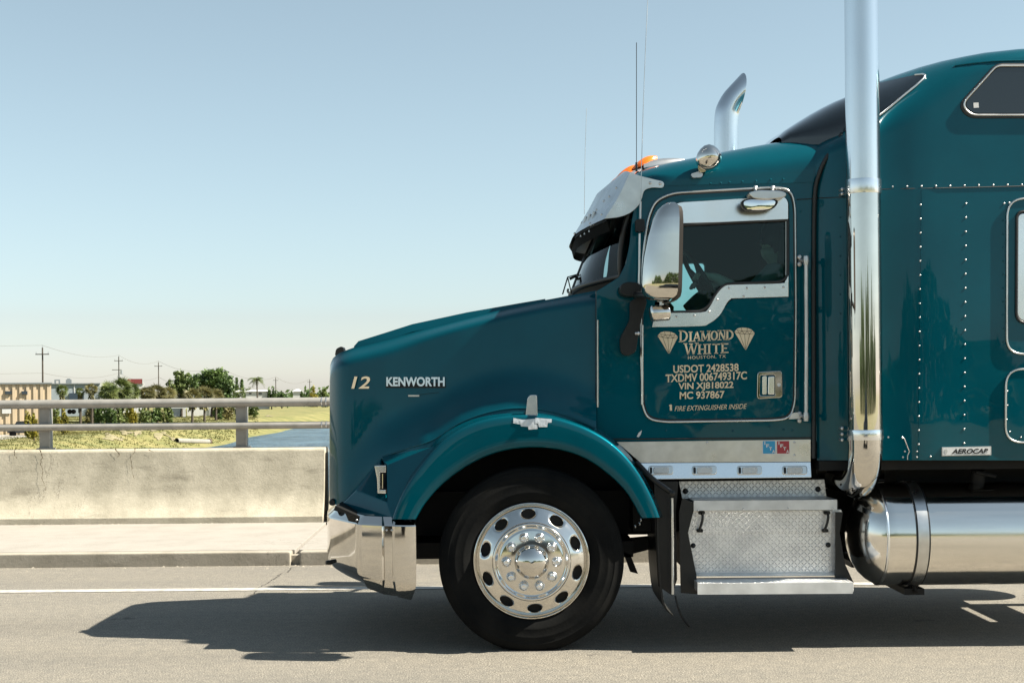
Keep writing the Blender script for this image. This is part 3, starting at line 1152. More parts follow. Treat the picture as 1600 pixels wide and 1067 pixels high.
# ---- cab: side panels, roof, pillars
win_hole = rnd([(1033, 352, 4), (1038, 330, 12), (1056, 316, 14), (1224, 307, 8), (1232.5, 316, 6), (1232.5, 464, 2), (1143, 467, 8), (1132, 480, 8), (1118, 502, 12), (1094, 509, 10), (1020, 511, 3)], 4, 4)
cab_out = [(932, 455), (950, 444), (967, 433), (978, 412), (984, 380), (987, 345), (992, 315), (1002, 296), (1030, 286), (1278, 266), (1278, 690), (964, 690), (945, 681), (932, 675)]
near_side = plate('cab_side', cab_out, [win_hole], CAB_Y, .03, PA, truck, .004)
far_hole = rnd([(1040, 367), (1172, 364), (1172, 462), (1146, 468), (1120, 502), (1040, 508)], 6, 4)
plate('cab_side', cab_out, [far_hole], CAB_Y, .03, PA, truck, .004, True)


def loft_roof(stations, name, parent, yc=YC, nsh=14, bottom=None, smooth=60, cap0=False, cap1=False):
    """stations: (X, Yside, z_bottom, z_shoulder, z_top, shoulder depth, power)"""
    rows = []
    for X, ys, zb, zs, zt, dy, pw in stations:
        r_ = [Vector((X, ys, lerp(zb, zs, k / 6))) for k in range(6)]
        for k in range(nsh + 1):
            a = math.pi / 2 * k / nsh
            cx, sx = math.cos(a) ** (2 / pw), math.sin(a) ** (2 / pw)
            r_.append(Vector((X, ys + dy * (1 - cx), zs + (zt - zs) * sx)))
        for k in (1, 2, 3):
            r_.append(Vector((X, lerp(ys + dy, yc, k / 3), zt + .03 * math.sin(k / 3 * 1.57))))
        r_ += [Vector((X, 2 * yc - q.y, q.z)) for q in reversed(r_[:-1])]
        rows.append(r_)
    nc = len(rows[0])
    v_ = [q for r_ in rows for q in r_]
    f_ = [tuple(reversed(q)) for q in grid_faces(len(rows), nc)]
    if cap0:
        f_.append(tuple(range(nc)))
    if cap1:
        f_.append(tuple(reversed(range((len(rows) - 1) * nc, len(rows) * nc))))
    return mk(name, v_, f_, PA, parent, smooth)


def st(px, side_py_b, side_py_s, top_py, ys, dy, pw, X=None):
    X = X if X is not None else P(px, top_py, ys).x
    return (X, ys, P(px, side_py_b, ys).z, P(px, side_py_s, ys).z, P(px, top_py, ys + dy * .55).z, dy, pw)


roof_st = [st(988, 300, 292, 277, .235, .5, 2), st(1000, 297, 288, 266, .205, .45, 2.2), st(1020, 292, 284, 258.5, .195, .42, 2.2), st(1050, 290, 281, 251.5, .195, .40, 2.2), st(1090, 289, 279, 243.5, .195, .38, 2.2),
           st(1140, 288, 275, 233.5, .195, .36, 2.2), st(1190, 287, 270, 224.5, .195, .34, 2.2), st(1240, 286, 266, 216, .195, .33, 2.2), st(1285, 284, 262, 210.5, .195, .32, 2.2), st(1312, 283, 260, 207.5, .195, .32, 2.2)]
roof = loft_roof(roof_st, 'cab_roof', truck, cap1=True)
roof_tree = bvh_of(roof)
mb = MB()
rivets([(1110, 287), (1126, 286), (1140, 285), (1160, 284), (1181, 283), (1204, 281), (1224, 280)], .19, .006, .004, roof_tree).build('roof_rivets', PA, roof, 60)
# dark horizontal seam behind the door, black joint between cab and sleeper
MB().tube([P(1245, 312, .198), P(1272, 310.5, .198)], .003, 5).build('panel_seam', M['seal'], truck)

# back wall, floor, dash of the cabin
xb = P(1282, 400, .3).x
MB().box((xb - .03, .24, 1.1), (xb, 2.2, 2.75)).build('cabin_back_wall', M['cabin'], truck)
MB().box((P(945, 500, .3).x, .24, 1.16), (xb, 2.2, 1.2)).build('cabin_floor', M['cabin'], truck)
MB().box((P(935, 500, .3).x, .26, 1.2), (P(940, 500, .3).x, 2.18, P(935, 458, .3).z)).build('firewall', M['cabin'], truck)
dz = P(960, 452, .4).z
dsh = MB()
dprof = [(P(930, 0, .4).x, dz - .05), (P(985, 0, .4).x, dz + .02), (P(1025, 0, .4).x, dz - .02), (P(1045, 0, .4).x, dz - .12), (P(1040, 0, .4).x, dz - .35)]
dv = [Vector((x, y, z)) for x, z in dprof for y in (.27, 2.17)]
dsh.add(dv, grid_faces(len(dprof), 2))
dsh.build('dashboard', M['cabin'], truck)
MB().tube(cat([P(1083, 493, .62), P(1098, 478, .62), P(1112, 466, .62), P(1109, 452, .62)], 5), [.09] * 16, 12).build('steering_column', M['cabin'], truck, 60)
sc_ = P(1096, 441, .66)
nrm = Vector((.86, 0, .5)).normalized()
u_ = Vector((0, 1, 0))
w_ = nrm.cross(u_)
ring = [sc_ + (u_ * math.cos(a) + w_ * math.sin(a)) * .225 for a in [2 * math.pi * k / 40 for k in range(40)]]
swl = MB().tube(ring, .015, 8, True)
for a in (0.5, 2.6, 4.7):
    swl.tube([sc_, sc_ + (u_ * math.cos(a) + w_ * math.sin(a)) * .22], .016, 6)
swl.lathe(sc_, nrm, [(.07, -.02), (.07, .015), (.05, .03), (.001, .03)], 16)
swl.build('steering_wheel', M['black'], truck, 60)
for y0 in (.42, 1.55):
    s_ = MB().prism(rnd([(1228, 500), (1224, 400), (1228, 352), (1262, 350), (1268, 400), (1262, 520), (1150, 522), (1148, 500)], 8, 3), y0, y0 + .5)
    bevel(s_.build('seat', M['cabin'], truck), .02)

# windshield: wraps from the near pillar through the centre to the far pillar
e_near = cat([(898, 457, 1), (930, 450, .72), (955, 441, .42), (969, 428, .30), (979, 408, .25), (984, 380, .235), (987, 345, .23), (989, 320, .235)], 4)
xcb, xct = P(893, 458, YC).x, P(975, 290, YC).x
zcb, zct = P(893, 458, YC).z, P(975, 290, YC).z
near_b, near_t = P(970, 432, .27), P(990, 312, .235)
gv, NS, NT = [], 25, 12
for j in range(NT):
    tt = j / (NT - 1)
    for i in range(NS):
        s_ = i / (NS - 1) * 2 - 1
        y = YC + s_ * (YC - lerp(.27, .235, tt))
        k_ = abs(s_) ** 3.2
        x = lerp(lerp(xcb, xct, tt), lerp(near_b.x, near_t.x, tt), k_)
        z = lerp(lerp(zcb, zct, tt), lerp(near_b.z, near_t.z, tt), k_)
        gv.append((x - .03 * math.sin(tt * math.pi), y, z))
ws = mk('windshield', gv, [tuple(reversed(q)) for q in grid_faces(NT, NS)], M['shield'], truck, 60)
edge = [gv[i] for i in range(NS)] + [gv[j * NS + NS - 1] for j in range(1, NT)] + [gv[(NT - 1) * NS + i] for i in range(NS - 2, -1, -1)] + [gv[j * NS] for j in range(NT - 2, 0, -1)]
MB().tube(edge, .018, 8, True).build('windshield_seal', M['seal'], ws, 60)
MB().tube([gv[j * NS + NS // 2] for j in range(NT)], .012, 6).build('centre_strip', M['seal'], ws, 60)
# cowl under the glass
cv = [Vector(gv[i]) for i in range(NS)]
cv2 = [Vector((max(q.x + .02, P(930, 0, .22).x - .02), q.y, q.z - .10)) for q in cv]
mk('cowl', cv + cv2, grid_faces(2, NS), M['dark'], truck, 60)
# bright paper and wipers behind and on the glass
WY = .95
wp = MB().tube([P(908, 446, WY), P(904, 428, WY), P(887, 433, WY), P(879, 460, WY)], .005, 6)
wp.tube([P(887, 433, WY), P(893, 459, WY)], .004, 6)
wp.tube([P(890, 436, WY), P(899, 432, WY), P(908, 441, WY)], .010, 6)
wp.build('wiper', M['black'], truck, 40)
bw_ = [Vector(gv[i]) + Vector((-.02, 0, .03)) for i in range(NS // 2 + 1, NS - 4)]
MB().tube(bw_, .008, 6).build('wiper', M['black'], truck, 40)

# ---- drop visor
near = [(985, 270), (974, 292), (962, 315), (945, 342)]
cen = [(967, 277), (931, 306), (919, 329), (894, 372)]
vv, rows = [], []
for (a, b_), (c_, d_) in zip(near, cen):
    pn, pc = P(a, b_, .172), P(c_, d_, YC - .25)
    r_ = []
    for k in range(9):
        t = k / 8
        q = pn.lerp(pc, t)
        q.x = lerp(pn.x, pc.x, math.sin(t * 1.57) ** .9)
        q.z = lerp(pn.z, pc.z, math.sin(t * 1.57) ** .9)
        r_.append(q)
    r_ += [Vector((q.x, 2 * YC - q.y, q.z)) for q in reversed(r_)]
    rows.append(r_)
nc = len(rows[0])
vis = mk('visor', [q for r_ in rows for q in r_] + [q + Vector((.008, 0, -.012)) for r_ in rows for q in r_],
         grid_faces(4, nc) + [tuple(reversed([i + 4 * nc for i in q])) for q in grid_faces(4, nc)], M['steel'], truck, 30)
vtree = bvh_of(vis)
rivets([(963, 293.5), (952, 307), (943.5, 314), (932, 328), (940, 335), (922, 349), (924, 352), (909, 348), (898, 365)], .4, .008, .006, vtree).build('visor_rivets', M['alu'], vis, 60)
ear = rnd([(984, 269, 0), (1000, 275, 4), (1024, 281, 6), (1038, 284, 6), (1037, 294, 5), (1018, 293, 6), (1006, 297, 6), (1001, 318, 10), (985, 334, 12), (965, 340, 6), (944.5, 342, 0), (962, 315, 0), (974, 292, 0)], 4, 4)
for mir in (False, True):
    e_ = plate('visor_ear', ear, [], .170, .006, M['steel'], vis, .001, mir)
    if not mir:
        rivets([(1016, 286), (1031.5, 287)], .169, .010, .006).build('ear_bolts', M['alu'], vis, 60)
mk('visor_dark_sheet', [q + Vector((.010, 0, -.016)) for r_ in rows for q in r_], [tuple(reversed(q)) for q in grid_faces(4, nc)], M['black'], vis, 30)  # added black sheet: keeps the steel underside from reflecting the ground
# dark valance hanging under the visor's lip
lv = []
for q in rows[-1]:
    lv += [q + Vector((.012, 0, -.004)), q + Vector((.03, 0, -.075))]
mk('visor_valance', lv, grid_faces(len(rows[-1]), 2), M['matte'], vis, 60)
mb = MB()
for k, y in enumerate((.62, .74, .86)):
    q = rows[-1][3 + k]
    MB().tube([q + Vector((.05, .0, .10)), q + Vector((.02, 0, -.03))], .010, 5).build('visor_stay', M['alu'], vis, 40)

# amber marker lamps with their housings along the roof's front edge
for i, y in enumerate((.50, .86, YC, 2 * YC - .86, 2 * YC - .50)):
    fwd = (0, .07, .10, .07, 0)[i]
    b0 = P(1012, 260, .50)
    c0 = Vector((b0.x - fwd, y, b0.z + .035))
    lv, rowsn = [], 9
    for k in range(rowsn):
        t = k / (rowsn - 1)
        w = .052 * math.sin(math.pi * min(1, .12 + t * .86)) ** .7
        h = .095 * math.sin(math.pi * min(1, .05 + t * .75)) ** .8
        x, z = c0.x - .10 + t * .16, c0.z - .050 + t * .050
        for s_ in range(9):
            a = math.pi * s_ / 8
            lv.append((x, c0.y - math.cos(a) * w, z + math.sin(a) * h * .6 - .01))
    ml = mk('marker_lamp', lv, grid_faces(rowsn, 9), M['amber'], truck, 60)
    hv_ = []
    for k in range(9):
        t = k / 8
        w = .060 * math.cos(t * 1.45) ** .6
        h = .085 * math.cos(t * 1.45) ** .8
        x, z = c0.x - .03 + t * .26, c0.z - .035 + t * .055
        for s_ in range(9):
            a = math.pi * s_ / 8
            hv_.append((x, c0.y - math.cos(a) * w, z + math.sin(a) * h * .6 - .02))
    mk('lamp_housing', hv_, grid_faces(9, 9) , M['alu'], ml, 60)

# ---- door
door_out = rnd([(1004, 634, 8), (1002, 560, 10), (1002, 470, 10), (1005, 395, 20), (1013, 340, 15), (1024, 314, 12), (1050, 302, 14), (1110, 298.5, 20), (1212, 293, 12), (1236, 297, 14), (1242, 322, 12), (1243.5, 480, 10), (1242, 630, 12), (1234, 654, 16), (1205, 656.5, 10), (1040, 659, 12), (1012, 655, 16)], 10, 4)
door = plate('door', door_out, [win_hole], DOOR_Y, .03, PA, truck, .004)
MB().tube([P(p.x, p.y, DOOR_Y + .004) for p in door_out], .0075, 8, True).build('door_gasket', M['steel'], door, 60)
inner = [((p - Vector((1123, 478))) * .985 + Vector((1123, 478))) for p in door_out]
MB().tube([P(p.x, p.y, DOOR_Y + .002) for p in inner], .006, 6, True).build('door_gap_line', M['seal'], door, 60)  # black rubber line just inside the gasket
plate('door', door_out, [far_hole], DOOR_Y, .03, PA, truck, .004, True)
glass = rnd([(1036, 353, 2), (1231, 344, 2), (1231, 432, 8), (1220, 440.5, 8), (1141, 443, 8), (1130, 446, 6), (1119, 458, 6), (1106, 480, 8), (1094, 487, 6), (1037, 488, 2)], 4, 4)
wpane = plate('window_pane', glass, [], DOOR_Y + .018, .004, M['window'], door)
MB().tube([P(p.x, p.y, DOOR_Y + .002) for p in glass], .0095, 8, True).build('window_seal', M['seal'], door, 60)
MB().tube([P(1228, 346, DOOR_Y), P(1228, 400, DOOR_Y), P(1228, 432, DOOR_Y)], .003, 6).build('window_channel', M['steel'], door, 60)
top_trim = rnd([(1034, 350, 2), (1039, 330, 10), (1056, 317, 12), (1150, 311, 10), (1225, 307, 6), (1231.5, 315, 6), (1231.5, 342.5, 1), (1130, 347, 5)], 3, 4)
plate('window_top_trim', top_trim, [], DOOR_Y - .006, .012, M['bright'], door, .001)
low_trim = [Vector(p) for p in ((1019, 510), (1024, 489), (1046, 488.5))] + cat([(1046, 488.5, 0), (1095, 488, 0), (1107, 482, 0), (1120, 460, 0), (1131, 448, 0), (1143, 445, 0), (1218, 443, 0), (1227, 439, 0), (1232, 430, 0)], 4) + \
    cat([(1232, 463.5, 0), (1150, 466, 0), (1142, 467.5, 0), (1136, 473, 0), (1124, 493, 0), (1107, 506, 0), (1092, 509.5, 0), (1019, 511, 0)], 4)
plate('window_lower_trim', [(p[0], p[1]) for p in low_trim], [], DOOR_Y - .005, .010, M['bright'], door, .001)
tr_r = [(1057, 494.5), (1085, 493), (1108, 487), (1121, 468), (1139, 450), (1167, 450), (1195, 449), (1224, 448.5), (1162, 462.5), (1140, 500) if False else (1034, 498)]
rivets(tr_r, DOOR_Y - .005, .008, .005).build('trim_rivets', M['alu'], door, 60)
rivets([(1241, y) for y in range(352, 640, 22)] + [(1252, 330 + 0)], DOOR_Y - .0, .004, .003).build('door_edge_rivets', PA, door, 60)
# hinge strip on the leading edge
MB().tube([P(1003.5, y, DOOR_Y - .002) for y in (508, 560, 600, 632)], .008, 8).build('hinge', M['steel'], door, 60)
# handle: chrome escutcheon with a recessed paddle
esc = rnd([(1183.5, 581), (1222, 579), (1223, 621), (1183, 623.5)], 5, 4)
rec = rnd([(1188, 586), (1211, 585.5), (1211, 618, 3), (1187.5, 618.5)], 3, 3)
eh = plate('handle', esc, [rec], DOOR_Y - .010, .014, CH, door, .004)
plate('handle_recess', rec, [], DOOR_Y + .001, .004, M['black'], eh)
plate('handle_bezel', rnd([(1191, 587.5), (1198, 587), (1198, 616), (1191, 616.5)], 2, 2), [], DOOR_Y - .006, .008, M['bright'], eh, .002)
plate('handle_paddle', rnd([(1200.5, 588), (1210.5, 587.5), (1210.5, 616, 2), (1200, 616.5)], 2, 3), [], DOOR_Y - .014, .016, M['bright'], eh, .005)
MB().lathe(P(1217, 601, DOOR_Y - .010), (0, -1, 0), [(.011, 0), (.011, .003), (.004, .003), (.0001, .002)], 14).build('key_lock', M['alu'], eh, 40)

# ---- lettering on the door
SERIF = {
    'D': [('v', .12, 0, 1), ('c', .12, 0, .95, 1)], 'I': [('v', .5, 0, 1)], 'A': [('l', .08, 0, .5, 1, .5), ('l', .92, 0, .5, 1, 1), ('h', .25, .75, .33)],
    'M': [('v', .1, 0, 1, .5), ('l', .12, 1, .5, .1, 1), ('l', .5, .1, .88, 1, .5), ('v', .9, 0, 1)], 'O': [('o',)],
    'N': [('v', .12, 0, 1, .5), ('l', .12, 1, .88, 0, 1), ('v', .88, 0, 1, .5)], 'W': [('l', .04, 1, .28, 0, 1), ('l', .28, 0, .5, .9, .5), ('l', .5, .9, .72, 0, 1), ('l', .72, 0, .96, 1, .5)],
    'H': [('v', .14, 0, 1), ('v', .86, 0, 1), ('h', .14, .86, .5)], 'T': [('v', .5, 0, 1), ('h', .02, .98, .96)], 'E': [('v', .18, 0, 1), ('h', .18, .92, .96), ('h', .18, .75, .5), ('h', .18, .95, .04)],
}
SER_FEET = {'D': [(.12, 0), (.12, 1)], 'I': [(.5, 0), (.5, 1)], 'A': [(.08, 0), (.92, 0)], 'M': [(.1, 0), (.9, 0), (.1, 1), (.9, 1)], 'O': [], 'N': [(.12, 0), (.12, 1), (.88, 1)], 'W': [(.04, 1), (.96, 1), (.5, .95)],
            'H': [(.14, 0), (.14, 1), (.86, 0), (.86, 1)], 'T': [(.5, 0)], 'E': [(.18, 0), (.18, 1)]}


def serif_word(word, x0, x1, y0l, y0r, h, Y, m, parent, name, big_first=1.18):
    """slab-serif lettering drawn stroke by stroke; y0l/y0r: baseline at either end"""
    ww = {'I': .5, 'M': 1.25, 'W': 1.35}
    tot = sum(ww.get(c_, 1) * (big_first if i == 0 else 1) + .14 for i, c_ in enumerate(word)) - .14
    unit = (x1 - x0) / tot
    mb = MB()
    x = x0

    def pp(lx, ly, w, sc):
        px = x + lx * w
        return (px, lerp(y0l, y0r, (px - x0) / (x1 - x0)) - ly * h * sc)

    def stroke(p, q, th):
        p, q = Vector(p), Vector(q)
        d = (q - p).normalized()
        nn = Vector((-d.y, d.x)) * th / 2
        a = [P(*(k_), Y) for k_ in ((p + nn), (q + nn), (q - nn), (p - nn))]
        mb.add(a, [(0, 1, 2, 3)])
    for i, c_ in enumerate(word):
        sc = big_first if i == 0 else 1
        w = ww.get(c_, 1) * sc * unit
        T_ = h * .20
        for s_ in SERIF[c_]:
            if s_[0] == 'v':
                stroke(pp(s_[1], s_[2], w, sc), pp(s_[1], s_[3], w, sc), T_ * (s_[4] if len(s_) > 4 else 1))
            elif s_[0] == 'h':
                stroke(pp(s_[1], s_[3], w, sc), pp(s_[2], s_[3], w, sc), T_ * .55)
            elif s_[0] == 'l':
                stroke(pp(s_[1], s_[2], w, sc), pp(s_[3], s_[4], w, sc), T_ * s_[5])
            else:
                N = 20
                full_ = s_[0] == 'o'
                for k in range(N):
                    an = [(-90 + 180 * (k + e) / N) if not full_ else 360 * (k + e) / N for e in (0, 1.05)]
                    pts_ = []
                    for a in an:
                        if full_:
                            pts_.append(pp(.5 + .42 * math.cos(R(a)), .5 + .46 * math.sin(R(a)), w, sc))
                        else:
                            pts_.append(pp(.3 + .58 * math.cos(R(a)), .5 + .46 * math.sin(R(a)), w, sc))
                    th = T_ * lerp(.5, 1.05, abs(math.cos(R((an[0] + an[1]) / 2))))
                    stroke(pts_[0], pts_[1], th)
                if not full_:
                    for ly in (.04, .96):
                        stroke(pp(.12, ly, w, sc), pp(.32, ly, w, sc), T_ * .5)
        for lx, ly in SER_FEET[c_]:
            a = pp(lx, ly, w, sc)
            stroke((a[0] - T_ * 1.05, a[1]), (a[0] + T_ * 1.05, a[1]), T_ * .45)
        x += w + .14 * unit
    return mb.build(name, m, parent)


LY = DOOR_Y - .0025
serif_word('DIAMOND', 1062, 1146, 534, 530, 14.5, LY, M['gold'], door, 'company_name')
serif_word('WHITE', 1070, 1139, 554, 551, 14.5, LY, M['gold'], door, 'company_name')
text('town_name', 'HOUSTON, TX', 1075, 1134, 556.5, 562, LY, M['gold'], door, -.04, .0, 0, .0006, 1.15)
for s_, a, b_, c_, d_, sl in (('USDOT 2428538', 1052, 1154, 570.8, 582.8, -.03), ('TXDMV 006749317C', 1040, 1167, 584.8, 597.5, -.038), ('VIN XJ818022', 1060, 1146, 598.3, 611.6, -.03), ('MC 937867', 1062, 1132, 612, 623.8, -.025)):
    text('registration_line', s_, a, b_, c_, d_, LY, M['gold'], door, sl, .022, 0, .0006)
text('fire_extinguisher_notice', 'FIRE EXTINGUISHER INSIDE', 1054, 1167, 634.5, 642.3, LY, M['gold'], door, -.035, .0, .3, .0006)
bo = MB()
ax_ = [(1046.5, 641.5), (1046.5, 635), (1045.2, 633.4), (1046.8, 631.8), (1049.8, 632), (1050, 641.3)]
bo.prism(ax_, LY, LY + .001).build('extinguisher_mark', M['gold'], door)


def gem(cx, cy, w, h, tilt, name):
    def g(x, y):
        return P(cx + x * w + tilt * y * h, cy - y * h - tilt * x * w, LY)

    def g2(x, y):
        return P(cx + x * w + tilt * y * h, cy - y * h - tilt * x * w, LY - .0008)
    crown = [(-.5, .28), (-.34, .44), (-.15, .5), (.15, .5), (.34, .44), (.5, .28)]
    out = crown + [(0.03, -.5), (-.03, -.5)]
    o = mk(name, [g(*q) for q in out], [tuple(range(len(out)))], M['gold'], door)
    mb_ = MB()

    def ln(a, b_, t=.0022):
        A, B = g2(*a), g2(*b_)
        d = (B - A).normalized()
        n_ = Vector((-d.z, 0, d.x)) * t / 2
        mb_.add([A + n_, B + n_, B - n_, A - n_], [(0, 1, 2, 3)])
    gird = [(-.5, .28), (-.25, .22), (0, .2), (.25, .22), (.5, .28)]
    for a, b_ in zip(gird, gird[1:]):
        ln(a, b_)
    mid = [(-.36, .38), (-.12, .34), (.12, .34), (.36, .38)]
    for a, b_ in zip(mid, mid[1:]):
        ln(a, b_)
    for a, b_ in (((-.25, .22), (-.02, -.48)), ((.25, .22), (.02, -.48)), ((0, .2), (0, -.48)), ((-.15, .5), (-.12, .34)), ((.15, .5), (.12, .34)), ((-.12, .34), (-.25, .22)), ((-.12, .34), (0, .2)), ((.12, .34), (0, .2)), ((.12, .34), (.25, .22)), ((-.36, .38), (-.25, .22)), ((.36, .38), (.25, .22))):
        ln(a, b_)
    mb_.build('facet_lines', M['black'], o)


gem(1044, 535, 32, 34, -.06, 'diamond_emblem')
gem(1164, 529, 32, 34, -.06, 'diamond_emblem')

# ---- grab rail behind the door
gr = MB().tube([P(1259.5, 410, .12), P(1260, 530, .12), P(1259.5, 650, .12)], .0125, 12).build('grab_rail', M['alu'], truck, 60)
for y in (407, 651):
    mb = MB()
    mb.lathe(P(1259.5, y, .12), (0, 0, 1), [(.0005, -.028), (.016, -.026), (.019, 0), (.016, .026), (.0005, .028)], 12)
    mb.tube([P(1259, y, .12), P(1248, y + (0 if y < 500 else -2), .195)], .010, 8)
    mb.lathe(P(1249, y - 5, .19), (0, -1, 0), [(.014, -.01), (.014, .015), (.008, .02), (.0002, .02)], 10)
    mb.lathe(P(1249, y + 6, .19), (0, -1, 0), [(.014, -.01), (.014, .015), (.008, .02), (.0002, .02)], 10)
    if y > 600:
        mb.prism(rnd([(1232, 655), (1238, 645), (1247, 644), (1252, 654)], 2, 2), .17, .20)
    mb.build('rail_bracket', M['alu'], gr, 40)

# ---- stainless skirt strip, polished lamp bar, tax stickers
MB().prism([(964, 690.5), (1266.5, 686.5), (1266.5, 721), (1001, 722.5)], CAB_Y - .01, CAB_Y + .02).build('skirt_strip', M['steel'], truck)
MB().tube([P(940, 686, .195), P(1268, 684, .195)], .004, 6).build('sill_seam', M['seal'], truck)
lb = MB().prism([(1000, 723), (1267, 721.5), (1267, 745.5), (1015, 748.5)], CAB_Y - .014, CAB_Y + .03).build('lamp_bar', M['bright'], truck)
bevel(lb, .004)
bar_parts = [lb]
for cx in (1032, 1100, 1170.5, 1241):
    hs = rnd([(cx - 19, 727.5), (cx + 20, 727), (cx + 20, 741), (cx - 19, 741.5)], 5, 4)
    la = plate('side_lamp', hs, [], CAB_Y - .024, .012, CH, truck, .004)
    plate('lamp_lens', rnd([(cx - 11, 729.5), (cx + 13, 729), (cx + 13, 739), (cx - 11, 739.3)], 3, 3), [], CAB_Y - .034, .012, M['lens'], la, .004)
    MB().prism(rnd([(cx - 17, 729.5), (cx - 13, 729.5), (cx - 13, 739.5), (cx - 17, 739.5)], 2, 2), CAB_Y - .026, CAB_Y - .02).build('lamp_clip', M['black'], la)
def lean(o):
    zc = P(1130, 722, CAB_Y).z - TB.z
    for v_ in o.data.vertices:
        if v_.co.y + TB.y < CAB_Y - .004:
            v_.co.y -= max(0, zc - v_.co.z) * .20


for o in [lb] + [c_ for c_ in truck.children_recursive if c_.name.split('.')[0] in ('side_lamp', 'lamp_lens', 'lamp_clip')]:
    lean(o)
rivets([(1105, 691.5), (1241, 691), (1241, 711)], CAB_Y - .01, .008, .005).build('strip_bolts', M['alu'], truck, 60)
rivets([(1145, 673), (1202, 666), (1238, 672), (1224, 671), (1041, 672)], CAB_Y - .0, .007, .004).build('sill_bolts', PA, truck, 60)
for nm, x0, mm in (('blue_tax_sticker', 1191, M['blue']), ('red_tax_sticker', 1213, M['red'])):
    s_ = MB().prism([(x0, 687.8), (x0 + 21, 687.6), (x0 + 21.5, 709.4), (x0 + .3, 709.6)], CAB_Y - .0125, CAB_Y - .0095).build(nm, M['white'], truck)
    MB().prism([(x0 + 1.1, 689), (x0 + 20, 688.8), (x0 + 20.3, 708.3), (x0 + 1.3, 708.5)], CAB_Y - .0135, CAB_Y - .012).build('sticker_field', mm, s_)
    for ch_, dx, dy in (('I', 2.2, 1.5), ('F', 6.2, 5.6), ('T', 10.8, 10.2), ('A', 15.4, 14.6)):
        text('sticker_letter', ch_, x0 + dx + (1.2 if ch_ == 'I' else 0), x0 + dx + (2.6 if ch_ == 'I' else 4.6), 688 + dy, 693.2 + dy, CAB_Y - .0145, M['white'], s_, 0, .03, 0, .0004)
MB().prism([(995, 682), (998, 676), (1003, 672), (1001, 679), (998, 683)], CAB_Y - .001, CAB_Y + .001).build('paint_chip', M['white'], truck)

# ---- steps
sx = lambda px, Y: P(px, 800, Y).x
stp = MB().prism([(1061, 752), (1288, 749), (1291, 775), (1066, 779)], .36, .38).build('step_back_plate', M['tread'], truck)
rivets([(1071, 767), (1278, 764)], .36, .018, .008).build('plate_bolts', M['black'], stp, 60)


def slabp(name, f0, f1, yf, yb_, zt, th, m, parent):
    """a tread: front edge at depth yf between pixel columns f0..f1"""
    xa_, xb_ = sx(f0, yf), sx(f1, yf)
    o = MB().box((xa_, yf, zt - th), (xb_, yb_, zt)).build(name, m, parent)
    return bevel(o, .004)


zu = P(1196, 781, .10).z
ut = slabp('upper_step', 1084, 1308, .10, .37, zu, .050, M['tread'], truck)
MB().prism([(1084, 782), (1308, 780.5), (1308, 796), (1084, 797.5)], .094, .0995).build('step_edge', M['whitealu'], ut)
rivets([(1091, 797), (1161, 795), (1231, 794), (1301, 794)], .094, .006, .004).build('step_rivets', M['alu'], ut, 60)
ris = [(1076, 797), (1314, 796), (1316, 801), (1305, 832), (1304, 896), (1088, 897), (1075, 832)]
rp = MB().prism(ris, .17, .19).build('toolbox_front', M['tread'], truck)
MB().prism([(1076, 797.5), (1315, 797), (1305.5, 831.5), (1075.5, 832)], .158, .169).build('toolbox_lid', M['tread'], rp)
MB().prism([(1088, 895.5), (1304, 895), (1304, 899), (1088, 900)], .15, .17).build('toolbox_lip', M['whitealu'], rp)
for hx in (1094, 1290):
    h_ = MB().tube(cat([P(hx + 2, 801, .13), P(hx + 4, 806, .115), P(hx + 3, 815, .115), P(hx, 824, .115), P(hx - 2, 829, .13)], 4), .008, 8)
    for y in (801, 829):
        h_.prism(rnd([(hx - 4 + (815 - y) * .1, y - 3), (hx + 6 + (815 - y) * .1, y - 3), (hx + 6 + (815 - y) * .1, y + 2.5), (hx - 4 + (815 - y) * .1, y + 2.5)], 2, 2), .14, .16)
    h_.build('toolbox_handle', M['black'], rp, 40)
rivets([(1083, 852), (1294, 851)], .17, .016, .010).build('toolbox_latches', M['black'], rp, 60)
zl = P(1210, 910.5, -.08).z
lt = slabp('lower_step', 1090, 1333, -.08, .18, zl, .055, M['tread'], truck)
MB().prism([(1090, 911), (1333, 909.5), (1332.5, 927), (1090, 928.5)], -.086, -.0805).build('step_edge', M['whitealu'], lt)
MB().prism([(1066, 778), (1085, 786), (1084, 797), (1075, 832), (1088, 897), (1090, 928), (1064, 926), (1061, 800)], .10, .12).build('step_bracket', M['black'], truck)
MB().prism([(1306, 800), (1317, 800), (1312, 832), (1320, 880), (1334, 910), (1332, 928), (1305, 905)], .10, .12).build('step_bracket', M['black'], truck)
MB().box((sx(1070, .2), .195, .45), (sx(1310, .2), .75, .86)).build('battery_box', M['dark'], truck)

